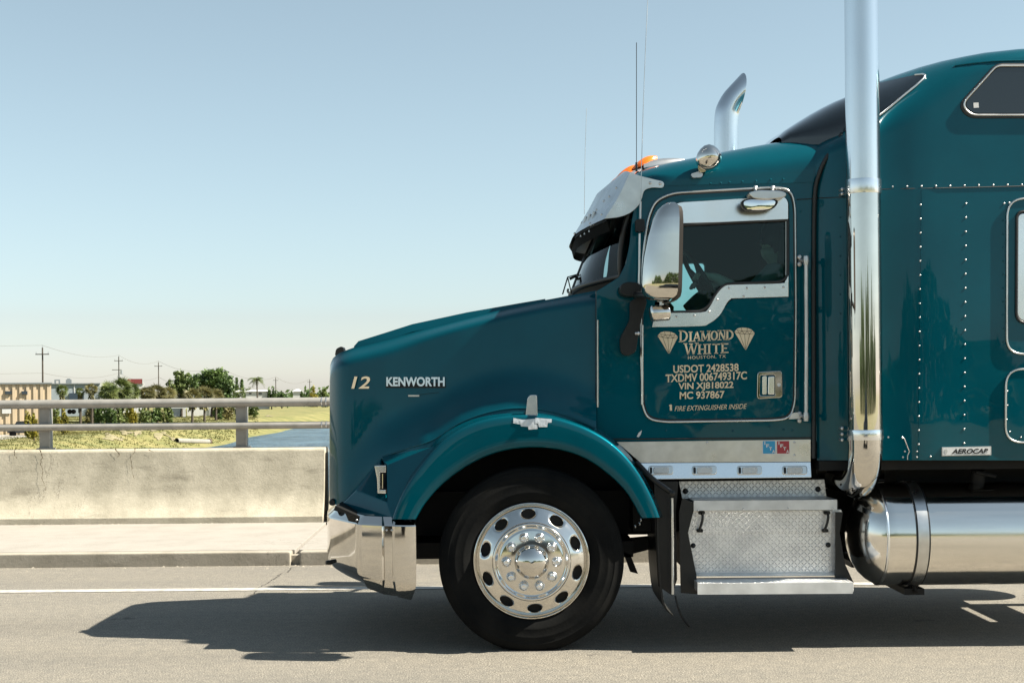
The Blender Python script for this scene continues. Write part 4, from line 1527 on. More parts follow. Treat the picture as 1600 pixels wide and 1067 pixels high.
# ---- door mirror
mrows = [(317.5, 1047, 1056, .30), (319, 1040, 1062, .62), (323, 1033, 1066, .82), (330, 1026, 1067.5, .93), (345, 1019, 1068, 1), (370, 1011.5, 1067.5, 1), (400, 1006, 1067, 1), (425, 1003.5, 1066.5, 1), (445, 1002.5, 1066, 1), (456, 1003.5, 1065.5, .97), (463, 1007, 1064, .90), (468, 1014, 1059, .74), (471, 1026, 1050, .45), (472, 1034, 1043, .2)]
MYC, MHW = -.36, .125
for mir in (False, True):
    mv, NA = [], 24
    for py, xl, xr, wk in mrows:
        a = P(xl, py, MYC)
        xw0, xw1 = a.x, P(xr - 6.5, py, MYC - MHW * .9).x
        for k in range(NA):
            an = math.pi * k / (NA - 1)
            cy = -math.cos(an)
            y = MYC + MHW * wk * math.copysign(abs(cy) ** .55, cy)
            x = xw1 - (xw1 - xw0) * (math.sin(an) ** .75)
            mv.append((x, y, a.z))
    mo = mk('door_mirror', mv, [tuple(reversed(q)) for q in grid_faces(len(mrows), NA)], CH if False else M['bright'], truck, 60, mir)
    mo.data.materials[0] = CH
    # dark back frame with the mirror glass
    fr = []
    for py, xl, xr, wk in mrows:
        for dx, ww_ in ((-6.8, 1.0), (-.5, .985), (0, .86)):
            q = P(xr + dx, py, MYC - MHW * .9)
            fr += [(q.x, MYC - MHW * wk * ww_, q.z), ]
        for dx, ww_ in ((0, .86), (-.5, .985), (-6.8, 1.0)):
            q = P(xr + dx, py, MYC - MHW * .9)
            fr += [(q.x, MYC + MHW * wk * ww_, q.z), ]
    mk('mirror_frame', fr, [tuple(reversed(q)) for q in grid_faces(len(mrows), 6)], M['brownframe'], mo, 40, mir)
    cl = MB().lathe(P(1033, 489, -.08), (.25, -1, 0), [(.0005, .05), (.044, .045), (.05, .03), (.052, -.03), (.045, -.06), (.0005, -.07)], 24)
    MB().lathe(P(1031, 489, -.36), (1, .12, .06), [(.0005, -.055), (.036, -.053), (.044, -.046), (.0455, -.03), (.0455, .046), (.042, .052), (.0005, .054)], 28).build('lower_mirror', CH, mo, 40, mir)
    MB().tube([P(1034, 480, -.36), P(1034, 466, -.36)], .012, 8).build('mirror_neck', M['alu'], mo, 40, mir)
    ar = MB().prism(rnd([(984, 470), (1004, 462), (1012, 470), (1002, 500), (998, 520), (994, 550), (980, 557), (970, 552), (968, 530), (984, 500)], 6, 3), .09, .15)
    ar.tube([P(990, 460, .10), P(1010, 462, -.10), P(1034, 462, -.34)], .022, 8)
    ar.prism(rnd([(968, 446), (980, 440), (1000, 442), (1002, 458), (985, 464), (970, 460)], 6, 3), .05, .21)
    ar.tube([P(978, 548, .14), P(978, 548, .22)], .03, 8)
    bevel(ar.build('mirror_arm', M['black'], truck, 40, mir), .006)
    MB().lathe(P(996, 521, .085), (.7, -.7, 0), [(.012, -.01), (.012, .01), (.004, .016), (.0002, .016)], 10).build('arm_bolt', M['alu'], mo, 40, mir)
# thin bracket rod in front of the door, with antenna foot
MB().tube([P(999.5, 365, .10), P(999, 420, .10), P(997.5, 462, .10)], .006, 8).build('antenna_bracket', M['steel'], truck, 60)
MB().prism(rnd([(993, 343), (1007, 342), (1008, 361), (994, 362)], 3, 3), .07, .14).build('antenna_foot', M['black'], truck)
MB().tube([P(1000.5, 342, .10), P(1001, 315, .10)], .006, 8).build('antenna_spring', M['alu'], truck, 60)
MB().tube(cat([P(1001, 315, .10), P(1004, 200, .10), P(1008, 90, .10), P(1013, -20, .10)], 6), .0022, 6).build('whip_antenna', M['alu'], truck, 60)
MB().tube([P(994.5, 268, .40), P(994.5, 254, .40)], .007, 8).build('antenna_mount', M['black'], truck, 60)
MB().tube([P(994.5, 255, .40), P(994.5, 67, .40)], .0022, 6).build('whip_antenna', M['dark'], truck, 60)
MB().tube(cat([P(913, 335, 2.0), P(914, 250, 2.0), P(916.5, 170, 2.0)], 5), .002, 6).build('whip_antenna', M['alu'], truck, 60)

# ---- look-down mirror over the door
ld = MB().prism(rnd([(1168, 301, 6), (1185, 297, 6), (1222, 298, 6), (1230, 303, 5), (1226, 309, 6), (1200, 312, 8), (1176, 310, 6)], 5, 4), .06, .17)
ldo = bevel(ld.build('look_down_mirror', M['alu'], truck, 40), .006)
ring = cat([(1158, 317, 0), (1166, 311.5, 0), (1190, 310, 0), (1212, 312, 0), (1215, 318, 0), (1206, 327, 0), (1186, 330, 0), (1165, 328, 0)], 4, True)
MB().prism([(p.x, p.y) for p in ring], .075, .11).build('mirror_rim', M['black'], ldo, 40)
rin2 = [((p - Vector((1187, 320, 0))) * .86 + Vector((1187, 320, 0))) for p in ring]
cc = P(1187, 319, .066)
vv = [cc] + [P(p.x, p.y, .074) for p in rin2]
mk('mirror_face', vv, [(0, i + 1, (i + 1) % len(rin2) + 1) for i in range(len(rin2))], M['mirror'], ldo, 180)
mb = MB()
for x in (1180, 1207):
    mb.tube([P(x, 292, .18), P(x, 299, .12)], .008, 8).lathe(P(x, 294, .165), (0, -1, 0), [(.013, -.01), (.013, .01), (.003, .016)], 10)
mb.build('mirror_hanger', M['alu'], ldo, 40)

# ---- chrome lamp on the roof's near edge
q0, n0 = hit(roof_tree, 1092, 274, .0)
c0 = P(1108, 246, q0.y - .06)
ax_ = Vector((.30, -.06, .45)).normalized()
hornv = MB().lathe(c0, Vector((.55, -.25, .55)), [(.0004, -.085), (.03, -.080), (.052, -.062), (.068, -.03), (.073, 0), (.070, .030), (.055, .055), (.03, .068), (.0004, .072)], 32)
rl2 = hornv.build('roof_lamp', CH, truck, 60)
MB().tube([c0 + Vector((-.04, 0, -.06)), P(1096, 262, q0.y - .04), P(1093, 270, q0.y - .02)], [.030, .022, .015], 12).build('lamp_neck', CH, rl2, 60)
MB().prism(rnd([(1079, 272), (1092, 268), (1099, 271), (1097, 277), (1082, 278)], 3, 3), q0.y - .04, q0.y + .02).build('lamp_foot', M['alu'], rl2, 40)

# ---- exhaust stacks
for mir in (False, True):
    SY = -.055 if not mir else -.055
    if not mir:
        top = 4.25
        xc, r_ = P(1349.5, 400, SY).x, .0985
        zb = P(1349, 700, SY).z
        pts = [Vector((xc, SY, z)) for z in (top, 3.6, 3.0, 2.4, 1.8, 1.4, zb)]
        for k in range(1, 9):
            a = math.pi / 2 * k / 8
            pts.append(Vector((xc - .01 * k / 8, SY + .21 * (1 - math.cos(a)), zb - .21 * math.sin(a))))
        pts.append(Vector((xc - .02, SY + .55, zb - .21)))
        sk_ = MB().tube(pts, r_, 40).build('exhaust_stack', M['stack'], truck, 60)
        lowp = [p for p in pts if p.z < P(1349, 300, SY).z]
        MB().tube([Vector((xc, SY, P(1349, 300, SY).z))] + lowp, .1005, 40, caps=False).build('stack_sleeve', M['chrome'], sk_, 60)
        for y, hh in ((293, .042), (679, .030)):
            z = P(1349, y, SY).z
            cl = MB().lathe((xc, SY, z), (0, 0, 1), [(.100, -hh), (.1035, -hh), (.1045, -hh * .9), (.1045, hh * .9), (.1035, hh), (.100, hh)], 40).build('stack_clamp', M['bright'], sk_, 40)
        mb = MB()
        for y in (669, 678, 687, 296, 303):
            mb.lathe(P(1316, y, .02), (0, -1, 0), [(.010, -.05), (.010, .005), (.003, .01), (.0002, .01)], 8)
        mb.build('clamp_bolts', M['alu'], sk_, 40)
        MB().box((xc - .02, SY, P(1349, 683, SY).z), (xc + .10, .25, P(1349, 675, SY).z)).box((xc - .02, SY, P(1349, 300, SY).z), (xc + .06, .25, P(1349, 288, SY).z)).build('stack_bracket', M['steel'], sk_)
    else:
        SY = 2 * YC + .03
        pts = [P(1134.5, y, SY) for y in (700, 400, 260, 225, 200)]
        pts += cat([P(1134.5, 200, SY), P(1136, 178, SY), P(1140, 167, SY), P(1146, 157, SY), P(1152.5, 149.5, SY), P(1159, 142.5, SY)], 4)[1:]
        n = len(pts)
        outer, bore = MB().tube(pts, .0925, 32, caps=False), MB().tube(pts, .084, 32, caps=False)
        tdir = (pts[-1] - pts[-2]).normalized()
        pc, pn = P(1152.5, 153, SY), Vector((.88, .42, -.10)).normalized()
        for mb_ in (outer, bore):
            for v_ in mb_.v[-32 * 14:]:
                over = (v_ - pc).dot(pn)
                if over > 0:
                    v_ -= tdir * (over / tdir.dot(pn))
            for v_ in mb_.v[-32:]:
                v_ += tdir * ((pc - v_).dot(pn) / tdir.dot(pn))
        so = outer.build('exhaust_stack', M['stack'], truck, 60)
        k = len(bore.v)
        bore.f.append(tuple(range(k - 32 * 8, k - 32 * 7)))
        bore.build('pipe_bore', M['matte'], so, 60)
        MB().tube(bore.v[-32:], .006, 6, True).build('pipe_lip', M['stack'], so, 60)

# ---- sleeper
SL = [(1272, .20, 262, 214, .36), (1285, .165, 250, 212, .40), (1300, .12, 240, 209, .46), (1322, .085, 232, 200, .50), (1345, .065, 224, 144.5, .55), (1375, .045, 216, 129.5, .55), (1400, .02, 206, 119, .54), (1430, .004, 190, 108, .50), (1460, 0, 168, 98.5, .44), (1490, 0, 146, 91, .38), (1520, 0, 124, 85.5, .30), (1550, 0, 112, 80.5, .26), (1600, 0, 103, 76, .25), (1660, 0, 99, 73, .25), (1760, 0, 97, 70, .25), (1900, 0, 97, 70, .25)]
sst = []
for px, ys, sh, tp_, dy in SL:
    sst.append(st(px, 719, sh, tp_, ys, dy, itp([(1272, 1.9), (1430, 2.0), (1520, 2.4), (1600, 2.8)], px)))
sleeper = loft_roof(sst, 'sleeper', truck, nsh=18, cap1=True)
stree = bvh_of(sleeper)
# front glass of the raised roof, running down behind the stack
up_ = [(1224, 216), (1240, 203), (1262, 190), (1290, 174), (1320, 158.5)]
# raised roof's front: from the cab roof up to the sleeper top
fr_st = []
for px, tp_, sh, ys, dy in ((1221, 216.5, 222, .36, .4), (1235, 204, 216, .33, .4), (1255, 191, 214, .29, .42), (1280, 176, 212, .25, .45), (1300, 165, 210, .22, .45), (1320, 155, 206, .19, .45), (1342, 146, 202, .16, .45)):
    fr_st.append(st(px, 226, sh, tp_, ys, dy, 2.3))
fg = loft_roof(fr_st, 'roof_glass', truck)
fg.data.materials[0] = M['darkglass']
g_up = [(1374, 131), (1400, 125), (1425, 119.5), (1440, 117.5), (1446, 119)]
g_lo = [(1374, 181), (1392, 167), (1412, 150), (1432, 134), (1446, 120)]
sg = drape('side_skylight', g_up, g_lo, 14, 8, stree, .005, M['darkglass'], sleeper, fallback=.3)
drape('side_skylight', [(1318, 160), (1346, 146), (1375, 132)], [(1318, 207), (1350, 198), (1375, 180)], 12, 8, stree, .005, M['darkglass'], sleeper, fallback=.3)
MB().tube([hit(stree, x, y, .006, .3)[0] for x, y in ((1374, 182), (1392, 168), (1412, 151), (1432, 135), (1444, 124), (1446, 119.5), (1442, 117.5), (1430, 119))], .007, 6).build('skylight_trim', M['steel'], sleeper, 60)
# black joint between the cab's roof and the sleeper
MB().tube(cat([P(1316, 209, .20), P(1308, 225, .17), P(1292, 246, .15), P(1279, 275, .17), P(1273, 310, .185), P(1271.5, 420, .19), P(1271.5, 560, .19), P(1271.5, 716, .19)], 4), .014, 8).build('cab_joint', M['seal'], sleeper, 60)
# side window up high
wo = rnd([(1498, 160, 10), (1505, 183, 20), (1680, 183, 14), (1680, 99, 14), (1558, 99, 14), (1540, 108, 14)], 8, 5)
wo = rnd([(1497, 164, 14), (1512, 185, 16), (1680, 185, 14), (1680, 99, 14), (1556, 99, 12)], 8, 5)
wi = rnd([(1503, 163, 12), (1516, 180, 12), (1674, 180, 10), (1674, 103, 10), (1557, 103, 8)], 8, 5)
for mir in (False, True):
    so = plate('upper_window', wo, [], -.008, .012, M['seal'], sleeper, .005, mir)
    plate('window_glass', rnd([(1507, 163, 10), (1519, 177, 10), (1671, 177, 9), (1671, 106.5, 9), (1558, 106.5, 8)], 8, 5), [], -.010, .006, M['darkglass'], so, 0, mir)
    MB().tube([P(p.x, p.y, -.009) for p in wi], .006, 8, True).build('window_trim', M['steel'], so, 60, mir)
MB().prism([(1521, 161), (1529, 160.5), (1529.5, 168.5), (1521.5, 169)], -.0115, -.0095).build('window_sticker', M['white'], sleeper)
# roof edge moulding
MB().tube([hit(stree, x, y, .003, 0)[0] for x, y in ((1492, 104), (1520, 100), (1550, 96.5), (1580, 95.5), (1640, 94))], .006, 6).build('drip_moulding', PA, sleeper, 60)
# lower hatch and bunk window outlines
h1 = rnd([(1574, 312, 26), (1700, 304, 10), (1700, 553, 10), (1573, 553, 26)], 20, 8)
h2 = rnd([(1572, 577, 26), (1700, 574, 10), (1700, 691, 10), (1571, 691, 26)], 20, 8)
for nm, hh in (('bunk_door', h1), ('luggage_door', h2)):
    dd = plate(nm, hh, [], -.006, .012, PA, sleeper, .002)
    MB().tube([P(p.x, p.y, -.007) for p in hh], .0065, 8, True).build('door_gasket', M['steel'], dd, 60)
bw = plate('bunk_window', rnd([(1591, 334, 8), (1690, 330, 10), (1690, 505, 10), (1590, 501, 14)], 8, 5), [], -.014, .012, M['bright'], sleeper, .003)
MB().tube([P(p.x, p.y, -.012) for p in rnd([(1589, 331, 10), (1692, 327, 10), (1692, 508, 10), (1588, 504, 16)], 8, 5)], .008, 8, True).build('window_seal', M['seal'], bw, 60)
# seams and rivets
MB().tube([hit(stree, x, y, .0015, 0)[0] for x, y in ((1378, 296), (1420, 295), (1470, 294), (1540, 292.5), (1600, 291), (1680, 290))], .0025, 5).build('panel_seam', M['seal'], sleeper)
MB().tube([hit(stree, x, y, .0015, 0)[0] for x, y in ((1440, 297), (1439, 400), (1437, 560), (1435, 718))], .002, 5).build('panel_seam', PA, sleeper)
MB().tube([hit(stree, x, y, .0015, 0)[0] for x, y in ((1274, 310), (1300, 309), (1325, 308))], .0025, 5).build('panel_seam', M['seal'], sleeper)
rv = [(1395 + i * 22.4, 291.8 - i * .35) for i in range(14)]
rv += [(1438.5 - (y - 320) * .0085, y) for y in range(320, 700, 22)] + [(1509.5 - (y - 318) * .0085, y) for y in range(318, 700, 22)]
rv += [(1569, 318), (1577, 317), (1388, 683), (1410, 684), (1433, 705), (1411, 714), (1433, 714), (1454, 713), (1414, 705)]
rivets(rv, 0, .006, .004, stree).build('side_rivets', M['alu'], sleeper, 60)
rivets([(1567, y) for y in range(345, 545, 21)] + [(1313, y) for y in range(340, 600, 30)], 0, .006, .003, stree).build('painted_rivets', PA, sleeper, 60)
rivets([(1574, 611), (1574, 633), (1573, 655), (1578, 674), (1595, 683)], -.006, .005, .004).build('hatch_rivets', M['alu'], sleeper, 60)
# name badge
bd = MB().prism([(1471.5, 698.5), (1549, 697), (1549, 711), (1471.5, 712.5)], -.008, 0).build('name_badge', M['alu'], sleeper)
bevel(bd, .002)
MB().prism([(1473.2, 699.9), (1547.4, 698.4), (1547.4, 709.7), (1473.2, 711.2)], -.0095, -.0075).build('badge_field', M['white'], bd)
text('badge_letters', 'AEROCAB', 1487, 1544, 701.2, 708.8, -.0105, M['black'], bd, -.012, .03, .3, .0004)
MB().prism([(1476, 702), (1480, 701.5), (1481, 705), (1479, 709), (1477, 709), (1475.5, 705)], -.0105, -.0095).build('badge_emblem', M['alu'], bd)
# torn paint on the lower edge
MB().tube([hit(stree, x, y, .002, 0)[0] for x, y in ((1409, 682), (1413, 685), (1418, 698), (1421, 705), (1418, 712), (1418, 718))], .004, 6).build('torn_edge', M['bright'], sleeper, 60)
MB().box((P(1276, 700, .2).x, .12, P(1300, 735, .1).z), (4.1, 2 * YC - .12, P(1300, 719, .1).z - .005)).build('sleeper_floor', M['dark'], truck)

# ---- fuel tanks
TC = P(1500, 832, .31)
TR = .312
for mir in (False, True):
    xe = P(1385, 832, 0).x + .01
    tk = MB().lathe((0, .31, TC.z), (1, 0, 0), [(.0005, xe - .170), (.06, xe - .167), (.12, xe - .157), (.18, xe - .136), (.235, xe - .103), (.275, xe - .062), (.298, xe - .025), (.308, xe - .004), (TR, xe + .012), (TR, xe + .06), (TR, 3.0), (TR, 4.0), (.30, 4.05), (.001, 4.1)], 96).build('fuel_tank', M['tank'], truck, 40, mir)
    for px in (1443, 1720):
        x = P(px, 832, 0).x
        w = .042
        MB().lathe((x, .31, TC.z), (1, 0, 0), [(TR + .001, -w), (TR + .004, -w), (TR + .004, w), (TR + .001, w)], 96).build('strap_rubber', M['seal'], tk, 40, mir)
        MB().lathe((x, .31, TC.z), (1, 0, 0), [(TR + .003, -w * .76), (TR + .008, -w * .76), (TR + .008, w * .76), (TR + .003, w * .76)], 96).build('tank_strap', M['steel'], tk, 40, mir)
        MB().tube([(x, .22, TC.z - TR + .005), (x, .18, TC.z - TR - .03)], .012, 8).box((x - .06, .2, TC.z - TR - .05), (x + .06, .9, TC.z - TR - .012)).build('strap_bolt', M['dark'], tk, 40, mir)
    MB().lathe((xe - .002, .31, TC.z), (1, 0, 0), [(TR - .002, -.004), (TR + .003, 0), (TR + .003, .008), (TR, .012)], 96).build('tank_rim', M['bright'], tk, 40, mir)
cp = P(1528, 738, .25)
MB().lathe(cp, (0, -.3, 1), [(.045, -.06), (.045, 0), (.04, .02), (.001, .022)], 20).tube([P(1524, 737, .2), P(1556, 744, .2)], .012, 8).build('filler_cap', M['dark'], truck, 40)
MB().box((P(1400, 740, .5).x, .5, .55), (4.0, .78, 1.05)).build('tank_bracket', M['dark'], truck)

# ---- far-side underbody so that little shows through
MB().box((1.1, 1.75, .62), (1.95, 2.4, 1.1)).build('far_step_box', M['dark'], truck)

# ------------------------------------------------------------------ the driver
def skin(name, joints, edges, m, parent=None, origin=None, sub=2):
    me = bpy.data.meshes.new(name)
    me.from_pydata([j[0] for j in joints], edges, [])
    ob = bpy.data.objects.new(name, me)
    COL.objects.link(ob)
    sk = ob.modifiers.new('skin', 'SKIN')
    sk.use_smooth_shade = True
    for d_, j in zip(me.skin_vertices[0].data, joints):
        d_.radius = j[1] if isinstance(j[1], tuple) else (j[1], j[1])
        d_.use_root = False
    me.skin_vertices[0].data[0].use_root = True
    ss = ob.modifiers.new('sub', 'SUBSURF')
    ss.levels = ss.render_levels = sub
    dg = bpy.context.evaluated_depsgraph_get()
    ev = ob.evaluated_get(dg)
    m2 = ev.to_mesh()
    v_ = [x.co.copy() for x in m2.vertices]
    f_ = [tuple(p.vertices) for p in m2.polygons]
    ev.to_mesh_clear()
    bpy.data.objects.remove(ob)
    bpy.data.meshes.remove(me)
    return mk(name, v_, f_, m, parent, 180, origin=origin)


DY = .68
hipb = P(1205, 508, DY)
hip, chest, neck0, head0 = hipb, P(1213, 452, DY), P(1217, 420, DY), P(1212, 405, DY)
shl, shr = P(1214, 430, DY - .19), P(1214, 430, DY + .19)
ell, elr = P(1168, 462, DY - .22), P(1165, 466, DY + .22)
hal, har = P(1106, 430, DY - .14), P(1100, 445, DY + .18)
knl, knr = P(1120, 508, DY - .15), P(1118, 512, DY + .15)
ftl, ftr = P(1090, 575, DY - .14), P(1080, 575, DY + .14)
J = [(hip, (.15, .12)), (chest, (.17, .12)), (P(1216, 432, DY), (.10, .08)), (neck0, .06), (head0, .062), (P(1211, 392, DY), (.075, .09)), (P(1210, 378, DY), (.08, .10)), (P(1210, 366, DY), (.07, .085)),
     (shl, .075), (ell, .05), (hal + Vector((.04, 0, -.01)), .032), (hal, (.03, .045)), (shr, .075), (elr, .05), (har, (.03, .04)),
     (P(1190, 508, DY - .1), .095), (knl, .07), (ftl, .05), (P(1190, 508, DY + .1), .095), (knr, .07), (ftr, .05), (P(1188, 385, DY), .012), (P(1191, 396, DY), .03)]
E = [(0, 1), (1, 2), (2, 3), (3, 4), (4, 5), (5, 6), (6, 7), (2, 8), (8, 9), (9, 10), (10, 11), (2, 12), (12, 13), (13, 14), (0, 15), (15, 16), (16, 17), (0, 18), (18, 19), (19, 20), (6, 21), (5, 22)]
# fingers curled round the wheel rim
for hnd, b_i in ((hal, 11), (har, 14)):
    for k in range(5):
        y = -.034 + k * .017
        L = (.06, .085, .09, .085, .07)[k]
        i0 = len(J)
        J += [(hnd + Vector((-.03, y, .01)), .011), (hnd + Vector((-.03 - L * .5, y, .005)), .010), (hnd + Vector((-.03 - L * .7, y, -.03)), .009)]
        E += [(b_i, i0), (i0, i0 + 1), (i0 + 1, i0 + 2)]
person = skin('person', J, E, M['skin'], None, hipb)
tag(person, 'driver in a dark shirt gripping the steering wheel behind the tinted door window', 'person')
JS = [(hip, (.165, .135)), (chest, (.185, .135)), (P(1216, 430, DY), (.125, .10)), (shl, .092), (ell, .066), (ell.lerp(hal, .35), .052), (shr, .092), (elr, .066), (elr.lerp(har, .35), .052)]
skin('shirt', JS, [(0, 1), (1, 2), (2, 3), (3, 4), (4, 5), (2, 6), (6, 7), (7, 8)], M['shirt'], person)
JT = [(hip + Vector((0, 0, -.02)), (.17, .13)), (P(1190, 508, DY - .1), .11), (knl, .085), (ftl, .065), (P(1190, 508, DY + .1), .11), (knr, .085), (ftr, .065)]
skin('trousers', JT, [(0, 1), (1, 2), (2, 3), (0, 4), (4, 5), (5, 6)], M['black'], person)
JH = [(P(1216, 366, DY), (.085, .10)), (P(1222, 376, DY), (.075, .10)), (P(1224, 388, DY), (.05, .085)), (P(1204, 361, DY), (.06, .075))]
skin('hair', JH, [(0, 1), (1, 2), (0, 3)], M['hair'], person)
# ------------------------------------------------------------------ beyond the canal
LG = dict(  # leaf colours lightened in place of distant haze
    deep=m_leaf('deep_green_leaves', (.034, .068, .020), (.12, .18, .045), .45),
    mid=m_leaf('mid_green_leaves', (.06, .092, .026), (.18, .22, .06), .5),
    palm=m_leaf('fan_palm_leaves', (.042, .07, .02), (.155, .18, .05), .6),
    olive=m_leaf('olive_brown_fronds', (.055, .06, .022), (.22, .19, .07), .6),
    yellow=m_leaf('yellow_green_fronds', (.12, .12, .015), (.36, .30, .04), .6),
)
BARK = mat('bark', (.07, .055, .04), .9, var=(.035, .028, .02), vscale=3)
POLE = mat('weathered_pole_wood', (.085, .07, .055), .9, var=(.05, .04, .03), vscale=2)
GP = lambda px, d: Vector((P(px, 612, d + CAM_Y).x, d + CAM_Y, landz(P(px, 612, d + CAM_Y).x, d + CAM_Y)))
PX = lambda d: d / FPX           # metres per photograph pixel at distance d
zpy = lambda px, py, d: P(px, py, d + CAM_Y).z


def quad_leaf(mb, c, s, rng, flat=.0):
    a = Vector((rng.gauss(0, 1), rng.gauss(0, 1), rng.gauss(0, 1 - flat))).normalized()
    b = a.orthogonal().normalized()
    b.rotate(Matrix.Rotation(rng.uniform(0, 6.28), 3, a))
    d = a.cross(b)
    i = len(mb.v)
    mb.v += [c - b * s, c + d * s * .55, c + b * s, c - d * s * .55]
    mb.f.append((i, i + 1, i + 2, i + 3))


def crown(blobs, n, s, seed, shell=.55):
    rng = random.Random(seed)
    mb = MB()
    tot = sum(r[0] * r[1] * r[2] for _, r in blobs)
    for c, r in blobs:
        k = int(n * r[0] * r[1] * r[2] / tot) + 10
        # each lobe is a cluster of sub-clumps so that the outline is uneven and gaps show
        sub = []
        for _ in range(max(5, int(14 * (k / 400) ** .5))):
            q = Vector((rng.gauss(0, 1), rng.gauss(0, 1), rng.gauss(0, 1))).normalized() * (rng.random() ** shell)
            sub.append((Vector((q.x * r[0], q.y * r[1], q.z * r[2])), rng.uniform(.24, .42)))
        for _ in range(k):
            q, w = rng.choice(sub)
            o_ = Vector((rng.gauss(0, .5) * r[0], rng.gauss(0, .5) * r[1], rng.gauss(0, .45) * r[2])) * w
            quad_leaf(mb, Vector(c) + q + o_, s * rng.uniform(.6, 1.3), rng)
    return mb


def broad_tree(label, px, d, top_py, half_px, m, n, s, seed, blobs=None, group=None, cat_='tree', trunk_h=.4):
    b = GP(px, d)
    H_ = zpy(px, top_py, d) - b.z
    W = half_px * PX(d)
    t = empty('broadleaf_tree' if cat_ == 'tree' else 'shrub', b)
    tag(t, label, cat_, group)
    rng = random.Random(seed)
    if blobs is None:
        blobs = [(0, .72, .62, .28), (-.55, .62, .42, .24), (.55, .62, .42, .24), (-.2, .80, .45, .2), (.3, .80, .4, .2), (0, .5, .6, .25)]
    B = [(b + Vector((bx * W, rng.uniform(-.3, .3) * W, bz * H_)), (br * W, br * W * .8, bh * H_)) for bx, bz, br, bh in blobs]
    mb = MB()
    th = H_ * trunk_h
    r0 = max(.08, H_ * .03)
    mb.tube([b + Vector((0, 0, -.2)), b + Vector((.1, 0, th * .5)), b + Vector((0, .1, th))], [r0, r0 * .8, r0 * .65], 8)
    for c, r in B:
        mb.tube([b + Vector((0, .05, th * .9)), (b + Vector((0, 0, th))).lerp(c, .5) + Vector((0, 0, H_ * .03)), c], [r0 * .5, r0 * .3, r0 * .1], 6)
    mb.build('trunk', BARK, t, 60)
    crown(B, n, s, seed).build('crown', m, t)
    return t


def fan_palm(label, px, d, top_py, r_px, m, seed, trunk_from=None, nf=34, group=None):
    """cabbage palm: a head of stiff fan leaves on a straight trunk"""
    b = GP(px, d)
    rr = r_px * PX(d)
    zt = zpy(px, top_py, d) - rr * .95
    t = empty('fan_palm', b)
    tag(t, label, 'palm', group)
    MB().tube([b + Vector((0, 0, -.2)), Vector((b.x + .05, b.y, (b.z + zt) / 2)), Vector((b.x, b.y, zt))], [.22, .18, .17], 8).build('trunk', BARK, t, 60)
    rng = random.Random(seed)
    mb = MB()
    c = Vector((b.x, b.y, zt))
    for k in range(nf):
        az, el = rng.uniform(0, 6.28), math.asin(rng.uniform(-.75, .98))
        dr = Vector((math.cos(az) * math.cos(el), math.sin(az) * math.cos(el), math.sin(el)))
        L = rr * rng.uniform(.38, .56)
        e = c + dr * L
        sd_ = dr.cross(Vector((0, 0, 1)))
        sd_ = sd_.normalized() if sd_.length > .05 else Vector((1, 0, 0))
        sd_.rotate(Matrix.Rotation(rng.uniform(-1.1, 1.1), 3, dr))
        upv = sd_.cross(dr)
        w = .012 * rr
        mb.add([c + sd_ * w, c - sd_ * w, e], [(0, 1, 2)])
        for q in range(11):
            a = R(-82 + 164 * q / 10)
            dd = (dr * math.cos(a) + sd_ * math.sin(a)).normalized()
            tip = e + dd * rr * rng.uniform(.45, .72) + Vector((0, 0, -rr * .12)) + upv * rr * .04
            pw = dd.cross(upv) * rr * .034
            md = e + dd * rr * .25 + upv * rr * .03
            mb.add([e, md + pw, tip, md - pw], [(0, 1, 2, 3)])
    mb.build('fronds', m, t)
    sk = MB()
    for k in range(60):
        az = rng.uniform(0, 6.28)
        z0 = zt - rr * rng.uniform(0, .9)
        h = Vector((math.cos(az), math.sin(az), 0))
        e = Vector((b.x, b.y, z0)) + h * rr * rng.uniform(.25, .5) - Vector((0, 0, rr * rng.uniform(.3, .6)))
        w = Vector((-h.y, h.x, 0)) * rr * .10
        sk.add([Vector((b.x, b.y, z0)) + h * .15, e + w, e - Vector((0, 0, rr * .15)), e - w], [(0, 1, 2, 3)])
    sk.build('dead_skirt', LG['olive'], t)
    return t


def shrub(label, px, d, top_py, half_px, m, seed, n=900, s=.22, group=None):
    return broad_tree(label, px, d, top_py, half_px, m, n, s, seed, [(0, .55, .6, .42), (-.5, .42, .48, .38), (.5, .45, .48, .38), (.1, .25, .9, .22)], group, 'shrub', .3)


def solid(mb, name, m, parent, **k):
    return mb.build(name, m, parent, **k)


# ---- buildings
TAN = mat('tan_ribbed_cladding', (.46, .365, .255), .6, var=(.41, .325, .225), vscale=.5)
WHITEW = mat('white_render', (.5, .5, .49), .8, var=(.42, .42, .42), vscale=.4)
BLUEW = mat('blue_grey_render', (.25, .285, .31), .8, var=(.215, .25, .275), vscale=.4)
GREYR = mat('grey_roof', (.14, .16, .17), .8)
REDR = mat('dull_red_sign', (.15, .022, .022), .7)
GLASSD = mat('dark_window', (.03, .04, .05), .15)


